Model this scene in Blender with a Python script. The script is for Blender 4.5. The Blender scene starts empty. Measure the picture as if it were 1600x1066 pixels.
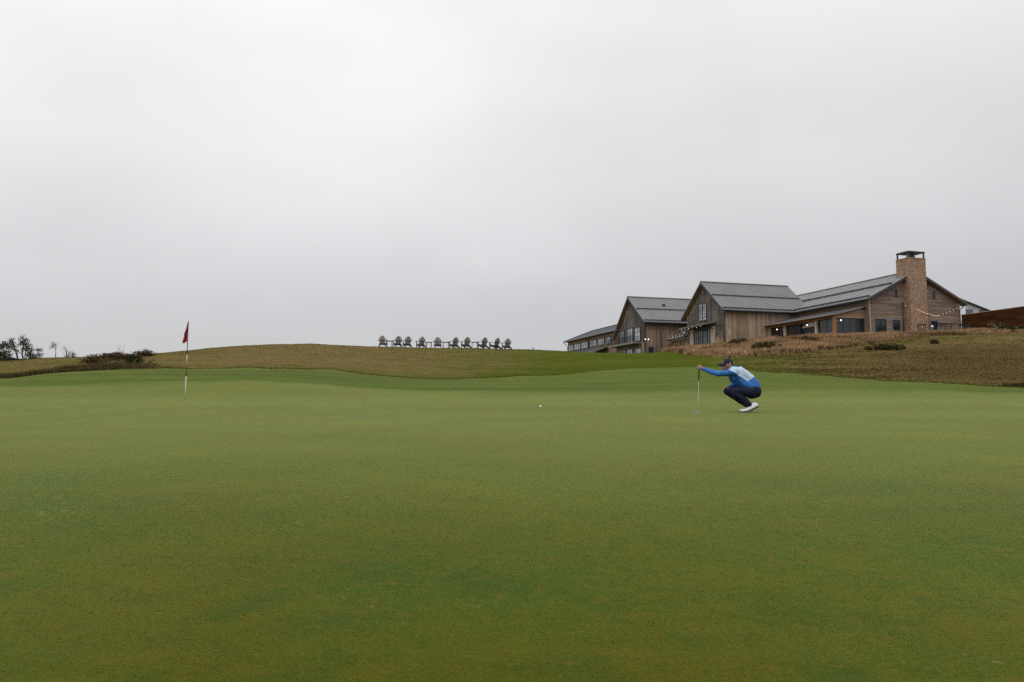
import bpy, bmesh, math, random
import numpy as np
from mathutils import Vector, Matrix

random.seed(7)
RNG = np.random.default_rng(11)
scene = bpy.context.scene
COL = scene.collection

# ------------------------------------------------------------------ camera, sky, sun, exposure
FPX, PITCH = 1244.4, math.radians(4.977)          # focal length in photo pixels, upward tilt
cam_d = bpy.data.cameras.new('camera')
cam = bpy.data.objects.new('camera', cam_d)
COL.objects.link(cam)
cam_d.sensor_width = 36.0
cam_d.lens = 36.0 * FPX / 1600.0
cam_d.clip_start, cam_d.clip_end = 0.05, 4000.0
cam.location = (0, 0, 0)
cam.rotation_euler = (math.radians(90) + PITCH, 0, 0)
scene.camera = cam

SUN_EL, SUN_AZ = math.radians(55), math.radians(200)   # high, behind the camera, a little to the left
world = bpy.data.worlds.new('World')
scene.world = world
world.use_nodes = True
wn, wl = world.node_tree.nodes, world.node_tree.links
wn.clear()
w_out = wn.new('ShaderNodeOutputWorld')
w_bg = wn.new('ShaderNodeBackground')
w_bg.inputs['Strength'].default_value = 0.1
w_sky = wn.new('ShaderNodeTexSky')
w_sky.sky_type = 'NISHITA'
w_sky.sun_disc = False
w_sky.sun_elevation, w_sky.sun_rotation = SUN_EL, SUN_AZ
w_tc = wn.new('ShaderNodeTexCoord')
w_sep = wn.new('ShaderNodeSeparateXYZ')
wl.new(w_tc.outputs['Generated'], w_sep.inputs[0])
w_ramp = wn.new('ShaderNodeValToRGB')               # overcast: brighter overhead than at the horizon
w_ramp.color_ramp.interpolation = 'B_SPLINE'
els = w_ramp.color_ramp.elements
els[0].position, els[0].color = 0.0, (0.585, 0.585, 0.605, 1)
els[1].position, els[1].color = 1.0, (1.0, 1.0, 1.01, 1)
for pos, c in ((0.08, (0.568, 0.568, 0.583)), (0.16, (0.618, 0.618, 0.632)), (0.30, (0.768, 0.768, 0.782)), (0.46, (0.91, 0.91, 0.92))):
    e = els.new(pos)
    e.color = (*c, 1)
wl.new(w_sep.outputs['Z'], w_ramp.inputs[0])
w_map = wn.new('ShaderNodeMapping')
w_map.inputs['Scale'].default_value = (1.0, 1.0, 2.2)
w_noise = wn.new('ShaderNodeTexNoise')
w_noise.inputs['Scale'].default_value = 1.7
w_noise.inputs['Detail'].default_value = 4.0
w_noise.inputs['Roughness'].default_value = 0.45
wl.new(w_tc.outputs['Generated'], w_map.inputs[0])
wl.new(w_map.outputs[0], w_noise.inputs['Vector'])
w_mr = wn.new('ShaderNodeMapRange')
w_mr.inputs[1].default_value, w_mr.inputs[2].default_value = 0.25, 0.75
w_mr.inputs[3].default_value, w_mr.inputs[4].default_value = 8.5, 11.4
wl.new(w_noise.outputs[0], w_mr.inputs[0])
w_mul = wn.new('ShaderNodeVectorMath')
w_mul.operation = 'SCALE'
wl.new(w_ramp.outputs[0], w_mul.inputs[0])
w_side = wn.new('ShaderNodeMapRange')               # the cloud is thinner towards the west, out past the flag
w_side.interpolation_type = 'SMOOTHSTEP'
w_side.inputs[1].default_value, w_side.inputs[2].default_value = -0.8, 0.8
w_side.inputs[3].default_value, w_side.inputs[4].default_value = 1.10, 0.88
wl.new(w_sep.outputs['X'], w_side.inputs[0])
w_fac = wn.new('ShaderNodeMath')
w_fac.operation = 'MULTIPLY'
wl.new(w_mr.outputs[0], w_fac.inputs[0])
wl.new(w_side.outputs[0], w_fac.inputs[1])
wl.new(w_fac.outputs[0], w_mul.inputs['Scale'])
w_mix = wn.new('ShaderNodeMix')
w_mix.data_type = 'RGBA'
w_mix.inputs[0].default_value = 0.97                # nearly closed cloud cover over the clear sky
wl.new(w_sky.outputs[0], w_mix.inputs[6])
wl.new(w_mul.outputs[0], w_mix.inputs[7])
wl.new(w_mix.outputs[2], w_bg.inputs['Color'])
wl.new(w_bg.outputs[0], w_out.inputs['Surface'])

sun_d = bpy.data.lights.new('sun', 'SUN')
sun_d.energy, sun_d.angle, sun_d.color = 1.0, math.radians(45), (1.0, 0.975, 0.94)
sun = bpy.data.objects.new('sun', sun_d)
COL.objects.link(sun)
sun_dir = Vector((math.sin(SUN_AZ) * math.cos(SUN_EL), math.cos(SUN_AZ) * math.cos(SUN_EL), math.sin(SUN_EL)))
sun.rotation_euler = sun_dir.to_track_quat('Z', 'Y').to_euler()

scene.view_settings.view_transform = 'Standard'
scene.view_settings.look = 'None'
scene.view_settings.gamma = 1.0
scene.view_settings.exposure = 0.0
scene.view_settings.use_curve_mapping = False
scene.cycles.use_denoising = False                  # keeps the fine grain of the turf

# ------------------------------------------------------------------ small maths
CP, SP = math.cos(PITCH), math.sin(PITCH)
def pz(px, py, Y):
    """world point at depth Y seen at a photo pixel: used to measure places off the photograph"""
    u, v = (px - 800) / FPX, (533 - py) / FPX
    d = CP - v * SP
    return Vector((u / d * Y, Y, (SP + v * CP) / d * Y))

def vnoise(x, y, seed=0):
    """smooth value noise, numpy arrays in, -1..1 out"""
    xi, yi = np.floor(x).astype(np.int64), np.floor(y).astype(np.int64)
    fx, fy = x - xi, y - yi
    fx, fy = fx * fx * (3 - 2 * fx), fy * fy * (3 - 2 * fy)
    def h(a, b):
        n = (a * 374761393 + b * 668265263 + seed * 1442695041) & 0xFFFFFFFF
        n = ((n ^ (n >> 13)) * 1274126177) & 0xFFFFFFFF
        return ((n ^ (n >> 16)) & 0xFFFF) / 32767.5 - 1.0
    return (h(xi, yi) * (1 - fx) + h(xi + 1, yi) * fx) * (1 - fy) + (h(xi, yi + 1) * (1 - fx) + h(xi + 1, yi + 1) * fx) * fy

def fbm(x, y, seed=0, oct=3):
    s, a = 0, 1.0
    for k in range(oct):
        s = s + a * vnoise(x * 2 ** k, y * 2 ** k, seed + k)
        a *= 0.5
    return s / 1.75

def pchip(xc, yc, x):
    h = np.diff(xc)
    d = np.diff(yc) / h
    m = np.zeros_like(yc)
    for i in range(1, len(xc) - 1):
        if d[i - 1] * d[i] > 0:
            w1, w2 = 2 * h[i] + h[i - 1], h[i] + 2 * h[i - 1]
            m[i] = (w1 + w2) / (w1 / d[i - 1] + w2 / d[i])
    m[0], m[-1] = d[0], d[-1]
    i = np.clip(np.searchsorted(xc, x) - 1, 0, len(xc) - 2)
    t = (x - xc[i]) / h[i]
    t = np.clip(t, 0, 1)
    return (yc[i] * (1 + 2 * t) * (1 - t) ** 2 + m[i] * h[i] * t * (1 - t) ** 2
            + yc[i + 1] * t * t * (3 - 2 * t) + m[i + 1] * h[i] * t * t * (t - 1))

# ------------------------------------------------------------------ the lie of the land
# bearing (as photo x) : (distance, photo y) of green edge, fringe end, slope middle, slope crest, then beyond
LAND = {
 -400: ((28, 602), (34, 594), (40, 590), (75, 580), (121, 571), (160, 600)),
    0: ((26, 604), (33, 591.5), (40, 588), (75, 577), (121, 568.5), (160, 600)),
   80: ((26.5, 602.5), (34, 583.5), (40, 580), (75, 570.5), (121, 563.2), (160, 600)),
  140: ((27, 600.5), (35, 579.8), (41, 574), (66, 567), (121, 564), (160, 600)),
  170: ((27, 599.5), (35.5, 578.8), (43, 569.5), (60, 561.5), (121, 566), (160, 600)),
  200: ((27, 598), (36, 577.5), (44, 567), (60, 557), (120, 568), (160, 600)),
  260: ((27.5, 596), (37, 577), (46, 564), (62, 551), (110, 575), (160, 600)),
  320: ((28, 594.5), (38, 576.5), (48, 561), (67, 545.5), (105, 560), (150, 600)),
  400: ((28, 594.5), (38, 576.3), (50, 557.5), (72, 540.5), (105, 556), (150, 600)),
  470: ((28, 597), (38, 576.8), (52, 556.5), (75, 539.2), (105, 556), (150, 600)),
  540: ((27, 603), (38, 581), (54, 559), (76, 541), (105, 557), (150, 600)),
  620: ((26, 608), (37, 590), (55, 564), (77, 543.5), (105, 558), (150, 600)),
  700: ((25.5, 610), (37, 591.5), (55, 566), (77, 545), (105, 559), (150, 600)),
  780: ((25, 611), (38, 589), (56, 566), (78, 545.8), (105, 559), (150, 595)),
  860: ((25, 612), (41, 585.5), (59, 565), (80, 547.3), (105, 558), (150, 585)),
  950: ((25, 611.5), (46, 579), (65, 562), (88, 552.6), (110, 563), (150, 575)),
 1010: ((25, 610.5), (50, 574), (67, 561), (90, 552.5), (113, 556), (150, 570)),
 1045: ((25, 610), (51, 573), (66, 560), (87, 549), (110, 555.5), (150, 568)),
 1120: ((25, 610), (48, 574), (63, 557), (84, 541.5), (98, 537.5), (150, 572)),
 1200: ((25, 609.5), (42, 582), (60, 555.5), (85, 532.5), (95, 532.5), (150, 572)),
 1300: ((25, 609), (36, 590), (58, 556), (84, 527.5), (92, 526.5), (150, 570)),
 1400: ((25, 609), (32, 597), (56, 555), (84, 524), (92, 524.5), (150, 568)),
 1500: ((25, 611), (29, 601), (55, 553), (84, 521), (92, 524), (150, 566)),
 1600: ((24.5, 613.5), (26.8, 606), (54, 552), (84, 518), (92, 523), (150, 566)),
 2100: ((24, 617), (26, 609), (54, 550), (84, 516), (92, 523), (150, 566)),
}
NEAR = ((-3.0, -0.86), (2.2, -0.75), (5.0, -0.58), (10.0, -0.33), (16.4, -0.048), (18.2, 0.075), (22.0, 0.322))
KEYS = np.array(sorted(LAND))
YT = np.concatenate([np.linspace(-3, 24, 109), np.linspace(24.2, 90, 320), np.linspace(90.6, 160, 110), np.geomspace(162, 1500, 40)])
PXT = np.arange(-700, 2601, 8.0)
def key_col(k, i):
    return np.array([LAND[p][k][i] for p in KEYS], float)
CTRL_Y = [pchip(KEYS.astype(float), key_col(k, 0), np.clip(PXT, -400, 2100)) for k in range(6)]
CTRL_P = [pchip(KEYS.astype(float), key_col(k, 1), np.clip(PXT, -400, 2100)) for k in range(6)]
ZT = np.zeros((len(PXT), len(YT)))
for i in range(len(PXT)):
    ys = [n[0] for n in NEAR] + [CTRL_Y[k][i] for k in range(6)] + [1500.0]
    zs = [n[1] for n in NEAR] + [pz(800, CTRL_P[k][i], CTRL_Y[k][i]).z for k in range(6)] + [6.0]
    ZT[i] = pchip(np.array(ys), np.array(zs), YT)

def yeff(Y):
    return Y + 6.0 * np.exp(-(Y / 6.0) ** 2)
def bearing(X, Y):
    return 800 + FPX * X / yeff(Y)
def ground_np(X, Y):
    X, Y = np.asarray(X, float), np.asarray(Y, float)
    b = np.clip((bearing(X, Y) - PXT[0]) / 8.0, 0, len(PXT) - 1.001)
    i = b.astype(int)
    t = b - i
    Yc = np.clip(Y, YT[0], YT[-1] - 1e-3)
    j = np.clip(np.searchsorted(YT, Yc, side='right') - 1, 0, len(YT) - 2)
    s = (Yc - YT[j]) / (YT[j + 1] - YT[j])
    z = (ZT[i, j] * (1 - t) + ZT[i + 1, j] * t) * (1 - s) + (ZT[i, j + 1] * (1 - t) + ZT[i + 1, j + 1] * t) * s
    far = np.clip((Y - 26) / 12, 0, 1) * np.clip((130 - Y) / 40, 0, 1)
    z = z + far * (0.10 * fbm(X / 5.0, Y / 5.0, 3) + 0.03 * vnoise(X / 0.9, Y / 0.9, 5))
    return z + 0.006 * vnoise(X / 1.7, Y / 1.7, 9)
def ground(x, y):
    return float(ground_np(np.array([x]), np.array([y]))[0])
def edge_of(k, px):
    return np.interp(px, PXT, CTRL_Y[k])

# ------------------------------------------------------------------ materials
MATS = {}
class NT:
    def __init__(self, name):
        self.m = bpy.data.materials.new(name)
        self.m.use_nodes = True
        self.t = self.m.node_tree
        self.b = self.t.nodes['Principled BSDF']
        MATS[name] = self.m
    def n(self, kind, **kw):
        nd = self.t.nodes.new(kind)
        for k, v in kw.items():
            if k in nd.inputs:
                nd.inputs[k].default_value = v
            else:
                setattr(nd, k, v)
        return nd
    def l(self, a, b):
        self.t.links.new(a, b)
    def noise(self, scale, detail=3.0, rough=0.55, vec=None, stretch=None):
        nd = self.n('ShaderNodeTexNoise', Scale=scale, Detail=detail, Roughness=rough)
        if vec is None:
            vec = self.pos()
        if stretch is not None:
            mp = self.n('ShaderNodeMapping')
            mp.inputs['Scale'].default_value = stretch
            self.l(vec, mp.inputs[0])
            vec = mp.outputs[0]
        self.l(vec, nd.inputs['Vector'])
        return nd.outputs[0]
    def pos(self):
        if not hasattr(self, '_p'):
            self._p = self.n('ShaderNodeNewGeometry').outputs['Position']
        return self._p
    def attr(self, name):
        return self.n('ShaderNodeAttribute', attribute_name=name).outputs['Fac']
    def rng(self, v, a, b, c, d):
        nd = self.n('ShaderNodeMapRange')
        for i, x in enumerate((a, b, c, d)):
            nd.inputs[i + 1].default_value = x
        self.l(v, nd.inputs[0])
        return nd.outputs[0]
    def mix(self, fac, a, b, mode='MIX'):
        nd = self.n('ShaderNodeMix', data_type='RGBA', blend_type=mode)
        for s, v in ((0, fac), (6, a), (7, b)):
            if isinstance(v, (int, float)):
                nd.inputs[s].default_value = v
            elif isinstance(v, tuple):
                nd.inputs[s].default_value = (*v[:3], 1)
            else:
                self.l(v, nd.inputs[s])
        return nd.outputs[2]
    def scale(self, col, fac):
        nd = self.n('ShaderNodeVectorMath', operation='SCALE')
        if isinstance(col, tuple):
            nd.inputs[0].default_value = col
        else:
            self.l(col, nd.inputs[0])
        self.l(fac, nd.inputs['Scale'])
        return nd.outputs[0]
    def base(self, c):
        if isinstance(c, tuple):
            self.b.inputs['Base Color'].default_value = (*c, 1)
        else:
            self.l(c, self.b.inputs['Base Color'])
    def bump(self, h, strength, dist):
        nd = self.n('ShaderNodeBump', Strength=strength, Distance=dist)
        self.l(h, nd.inputs['Height'])
        self.l(nd.outputs[0], self.b.inputs['Normal'])
    def set(self, **kw):
        for k, v in kw.items():
            self.b.inputs[k.replace('_', ' ')].default_value = v
        return self

def plain(name, c, rough=0.6, var=0.15, scale=3.0, metal=0.0, spec=0.5):
    t = NT(name)
    nz = t.noise(scale, 4.0)
    t.base(t.scale(tuple(c), t.rng(nz, 0.3, 0.7, 1 - var, 1 + var)))
    t.set(Roughness=rough, Metallic=metal)
    t.b.inputs['Specular IOR Level'].default_value = spec
    return t.m

def turf_colour(t):
    """close-mown bent grass: olive, with greener and browner patches of many sizes"""
    a = t.noise(0.55, 3.0, 0.6)
    b = t.noise(2.6, 4.0, 0.62)
    c = t.noise(13.0, 3.0, 0.6)
    d = t.noise(70.0, 2.0, 0.6)
    col = t.mix(t.rng(a, 0.36, 0.64, 0, 1), (0.069, 0.073, 0.0034), (0.037, 0.065, 0.0040))
    col = t.mix(t.rng(b, 0.50, 0.72, 0, 0.75), col, (0.028, 0.056, 0.0060))
    col = t.mix(t.rng(c, 0.52, 0.70, 0, 0.8), col, (0.084, 0.070, 0.0050))
    col = t.mix(t.rng(c, 0.42, 0.22, 0, 0.7), col, (0.024, 0.050, 0.0055))
    s = t.noise(1.15, 1.0, 0.4)
    s2 = t.noise(21.0, 1.0, 0.4)
    sp = t.n('ShaderNodeMath', operation='MULTIPLY')
    t.l(t.rng(s, 0.63, 0.70, 0, 1), sp.inputs[0])
    t.l(t.rng(s2, 0.70, 0.76, 0, 0.5), sp.inputs[1])
    col = t.mix(sp.outputs[0], col, (0.30, 0.17, 0.085))      # old ball marks and dry scuffs
    col = t.scale(col, t.rng(t.noise(0.30, 4.0, 0.62), 0.3, 0.7, 0.90, 1.32))
    col = t.scale(col, t.rng(d, 0.25, 0.75, 0.80, 1.20))
    return col

t = NT('turf'); col = turf_colour(t)
f1 = t.noise(330.0, 2.0, 0.7)
col = t.mix(t.attr('edge'), col, (0.056, 0.088, 0.008))
t.base(t.scale(col, t.rng(f1, 0.3, 0.7, 0.74, 1.24)))
t.bump(t.noise(260.0, 3.0, 0.7), 0.35, 0.005)
t.set(Roughness=0.7, Sheen_Weight=0.5, Sheen_Roughness=0.23)
t.b.inputs['Sheen Tint'].default_value = (0.88, 0.95, 0.40, 1)
t.b.inputs['Specular IOR Level'].default_value = 0.0
t.l(t.rng(t.attr('edge'), 0, 1, .64, .30), t.b.inputs['Sheen Weight'])

t = NT('turf_blades'); col = turf_colour(t)
t.base(t.scale(col, t.rng(t.attr('tint'), 0, 1, 0.95, 1.28)))
t.set(Roughness=0.7, Sheen_Weight=0.04, Sheen_Roughness=0.4)
t.b.inputs['Sheen Tint'].default_value = (0.9, 0.95, 0.3, 1)
t.b.inputs['Specular IOR Level'].default_value = 0.0

t = NT('fairway_grass')
a, b, c = t.noise(0.16, 3.0), t.noise(1.5, 4.0), t.noise(9.0, 3.0)
col = t.mix(t.rng(a, 0.35, 0.65, 0, 1), (0.050, 0.084, 0.010), (0.078, 0.100, 0.012))
col = t.mix(t.rng(b, 0.5, 0.75, 0, 0.6), col, (0.036, 0.068, 0.010))
col = t.mix(t.rng(c, 0.5, 0.75, 0, 0.7), col, (0.105, 0.100, 0.020))
st = t.noise(1.0, 1.0, 0.4, stretch=(0.06, 0.55, 0.0))
col = t.scale(col, t.rng(st, 0.35, 0.65, 0.84, 1.18))
t.base(t.scale(col, t.rng(t.noise(60.0, 2.0), 0.3, 0.7, 0.7, 1.25)))
t.bump(t.noise(40.0, 4.0, 0.7), 0.6, 0.03)
t.set(Roughness=0.75, Sheen_Weight=0.32, Sheen_Roughness=0.26)
t.b.inputs['Sheen Tint'].default_value = (0.84, 0.95, 0.42, 1)
t.b.inputs['Specular IOR Level'].default_value = 0.0

def hill_colour(t):
    a, b, c = t.noise(0.09, 3.0), t.noise(0.7, 4.0, 0.65), t.noise(4.5, 4.0, 0.65)
    dry = t.n('ShaderNodeMath', operation='ADD')
    t.l(t.attr('dry'), dry.inputs[0])
    t.l(t.rng(b, 0.3, 0.7, -0.30, 0.30), dry.inputs[1])
    green = t.mix(t.rng(a, 0.35, 0.65, 0, 1), (0.072, 0.098, 0.012), (0.105, 0.118, 0.020))
    brown = t.mix(t.rng(c, 0.35, 0.65, 0, 1), (0.145, 0.106, 0.038), (0.255, 0.185, 0.085))
    col = t.mix(t.rng(dry.outputs[0], 0.15, 0.85, 0, 1), green, brown)
    return t.mix(t.attr('dead'), col, (0.066, 0.048, 0.018))
t = NT('hill_grass'); col = hill_colour(t)
t.base(t.scale(col, t.rng(t.noise(26.0, 3.0), 0.3, 0.7, 0.62, 1.3)))
t.bump(t.noise(12.0, 4.0, 0.7), 0.8, 0.12)
t.set(Roughness=0.85); t.b.inputs['Specular IOR Level'].default_value = 0.0

def leafy(name, c0, c1, rough=0.65):
    t = NT(name)
    t.base(t.mix(t.attr('tint'), c0, c1))
    t.set(Roughness=rough); t.b.inputs['Specular IOR Level'].default_value = 0.03
    return t.m
leafy('rough_blades', (0.085, 0.090, 0.018), (0.330, 0.245, 0.110))
leafy('rough_blades_dark', (0.050, 0.045, 0.010), (0.150, 0.098, 0.040))
leafy('edge_blades', (0.045, 0.062, 0.011), (0.125, 0.118, 0.030))
leafy('fescue', (0.120, 0.070, 0.030), (0.520, 0.340, 0.195))
leafy('heather', (0.055, 0.032, 0.016), (0.125, 0.082, 0.036))
leafy('bank_blades', (0.048, 0.042, 0.013), (0.200, 0.145, 0.070))
leafy('shrub_leaf', (0.022, 0.030, 0.009), (0.070, 0.078, 0.025))
leafy('scrub_leaf', (0.030, 0.030, 0.010), (0.095, 0.080, 0.030))
leafy('pale_shrub_leaf', (0.07, 0.075, 0.018), (0.19, 0.16, 0.055))
leafy('tree_leaf', (0.026, 0.042, 0.018), (0.110, 0.140, 0.065))
leafy('russet_leaf', (0.045, 0.028, 0.014), (0.115, 0.07, 0.036))
plain('bark', (0.055, 0.046, 0.038), 0.85, 0.3, 8.0)
plain('soil', (0.022, 0.018, 0.010), 0.9, 0.4, 6.0, 0.0, 0.02)

def wood(name, warm, grey, axis):
    """boards: tint differs from board to board, weath greys them"""
    t = NT(name)
    st = {'h': (0.35, 0.35, 9.0), 'v': (7.0, 7.0, 0.5)}[axis]
    g1 = t.noise(3.0, 4.0, 0.6, stretch=st)
    g2 = t.noise(0.45, 3.0, 0.6)
    w = t.n('ShaderNodeMath', operation='ADD', use_clamp=True)
    t.l(t.attr('weath'), w.inputs[0])
    t.l(t.rng(g2, 0.3, 0.7, -0.22, 0.22), w.inputs[1])
    col = t.mix(w.outputs[0], warm, grey)
    col = t.scale(col, t.rng(g1, 0.25, 0.75, 0.72, 1.28))
    t.base(t.scale(col, t.rng(t.attr('tint'), 0, 1, 0.66, 1.36)))
    t.bump(g1, 0.35, 0.02)
    t.set(Roughness=0.75); t.b.inputs['Specular IOR Level'].default_value = 0.25
    return t.m
wood('siding_level', (0.270, 0.178, 0.120), (0.175, 0.135, 0.112), 'h')
wood('siding_upright', (0.365, 0.255, 0.180), (0.090, 0.082, 0.079), 'v')
wood('siding_brown', (0.285, 0.195, 0.140), (0.095, 0.073, 0.058), 'v')
wood('trim_wood', (0.46, 0.36, 0.27), (0.28, 0.23, 0.19), 'v')
wood('beam_wood', (0.34, 0.16, 0.065), (0.22, 0.12, 0.06), 'h')
wood('fence_wood', (0.070, 0.026, 0.010), (0.040, 0.016, 0.007), 'h')
MATS['fence_wood'].node_tree.nodes['Principled BSDF'].inputs['Specular IOR Level'].default_value = 0.08
wood('slat_wood', (0.32, 0.25, 0.225), (0.24, 0.215, 0.205), 'v')
plain('soffit_wood', (0.22, 0.125, 0.065), 0.75, 0.2, 2.0)
plain('roof_metal', (0.215, 0.215, 0.220), 0.42, 0.10, 0.6, 0.0, 0.5)
plain('roof_seam', (0.125, 0.127, 0.132), 0.5, 0.1, 1.0)
plain('roof_edge', (0.045, 0.046, 0.050), 0.55, 0.1, 1.0)
plain('shingle', (0.055, 0.058, 0.068), 0.8, 0.25, 2.5)
plain('porch_metal', (0.13, 0.145, 0.16), 0.45, 0.1, 1.0)
plain('gutter_metal', (0.20, 0.17, 0.15), 0.5, 0.1, 1.0)
plain('black_metal', (0.018, 0.019, 0.021), 0.5, 0.2, 3.0)
plain('dark_frame', (0.025, 0.027, 0.030), 0.5, 0.1, 3.0)
plain('grey_trim', (0.19, 0.18, 0.18), 0.7, 0.15, 3.0)
plain('cap_metal', (0.030, 0.040, 0.044), 0.5, 0.2, 3.0)
plain('shed_wall', (0.40, 0.42, 0.46), 0.6, 0.15, 1.2)
plain('white_panel', (0.78, 0.80, 0.84), 0.5, 0.05, 1.0)
plain('concrete', (0.30, 0.28, 0.26), 0.85, 0.15, 2.0)
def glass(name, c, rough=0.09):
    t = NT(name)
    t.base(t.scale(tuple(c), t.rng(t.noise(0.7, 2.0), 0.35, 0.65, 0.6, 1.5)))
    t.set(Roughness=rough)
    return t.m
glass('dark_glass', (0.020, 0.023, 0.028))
glass('pale_glass', (0.36, 0.37, 0.40), 0.2)  # bright sky reflection on the panes is put into this base colour
glass('mid_glass', (0.10, 0.11, 0.125), 0.12)

t = NT('brick')
bt = t.n('ShaderNodeTexBrick', Scale=1.0)
bt.inputs['Color1'].default_value = (0.37, 0.225, 0.130, 1)
bt.inputs['Color2'].default_value = (0.13, 0.058, 0.036, 1)
bt.inputs['Mortar'].default_value = (0.36, 0.27, 0.20, 1)
bt.inputs['Mortar Size'].default_value = 0.012
bt.inputs['Brick Width'].default_value = 0.30
bt.inputs['Row Height'].default_value = 0.10
uvn = t.n('ShaderNodeUVMap', uv_map='brick_uv')
t.l(uvn.outputs[0], bt.inputs['Vector'])
v1 = t.noise(2.2, 4.0, 0.7)
v2 = t.noise(5.0, 2.0, 0.6, stretch=(1, 1, 2.2))
col = t.mix(t.rng(v2, 0.5, 0.66, 0, 0.85), bt.outputs['Color'], (0.45, 0.305, 0.190))
col = t.mix(t.rng(v2, 0.46, 0.33, 0, 0.85), col, (0.13, 0.055, 0.034))
t.base(t.scale(col, t.rng(v1, 0.3, 0.7, 0.85, 1.2)))
t.bump(bt.outputs['Fac'], 0.5, -0.02)
t.set(Roughness=0.85)

def lamp_mat(name, c, s):
    t = NT(name)
    t.base(tuple(c))
    t.b.inputs['Emission Color'].default_value = (*c, 1)
    t.b.inputs['Emission Strength'].default_value = s
lamp_mat('warm_bulb', (1.0, 0.78, 0.55), 1.1)
lamp_mat('porch_bulb', (1.0, 0.88, 0.72), 2.0)

plain('jacket_blue', (0.030, 0.155, 0.47), 0.6, 0.16, 9.0, 0, 0.35)
plain('jacket_pale', (0.52, 0.63, 0.78), 0.6, 0.08, 9.0, 0, 0.35)
plain('navy_cloth', (0.009, 0.012, 0.034), 0.75, 0.25, 9.0, 0, 0.25)
plain('cap_cloth', (0.011, 0.013, 0.034), 0.75, 0.2, 14.0, 0, 0.25)
plain('skin', (0.42, 0.22, 0.155), 0.5, 0.12, 14.0, 0, 0.4)
plain('hair', (0.10, 0.065, 0.045), 0.7, 0.3, 30.0)
plain('shoe_white', (0.74, 0.73, 0.74), 0.5, 0.06, 9.0)
plain('shoe_sole', (0.035, 0.033, 0.035), 0.6, 0.2, 9.0)
plain('grip_rubber', (0.012, 0.012, 0.013), 0.6, 0.2, 9.0)
plain('shaft_metal', (0.40, 0.41, 0.42), 0.35, 0.05, 9.0, 0.6)
plain('ball_white', (0.85, 0.85, 0.83), 0.35, 0.03, 30.0)
plain('pole_white', (0.66, 0.64, 0.58), 0.4, 0.06, 3.0)
plain('pole_dark', (0.020, 0.022, 0.026), 0.4, 0.2, 3.0)
t = NT('flag_cloth')
t.base(t.scale((0.36, 0.010, 0.022), t.rng(t.noise(20.0, 3.0), 0.3, 0.7, 0.8, 1.2)))
t.set(Roughness=0.7)
plain('flag_print', (0.62, 0.50, 0.50), 0.7, 0.2, 25.0)
plain('eye_dark', (0.02, 0.015, 0.012), 0.3, 0.1, 30.0)

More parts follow.
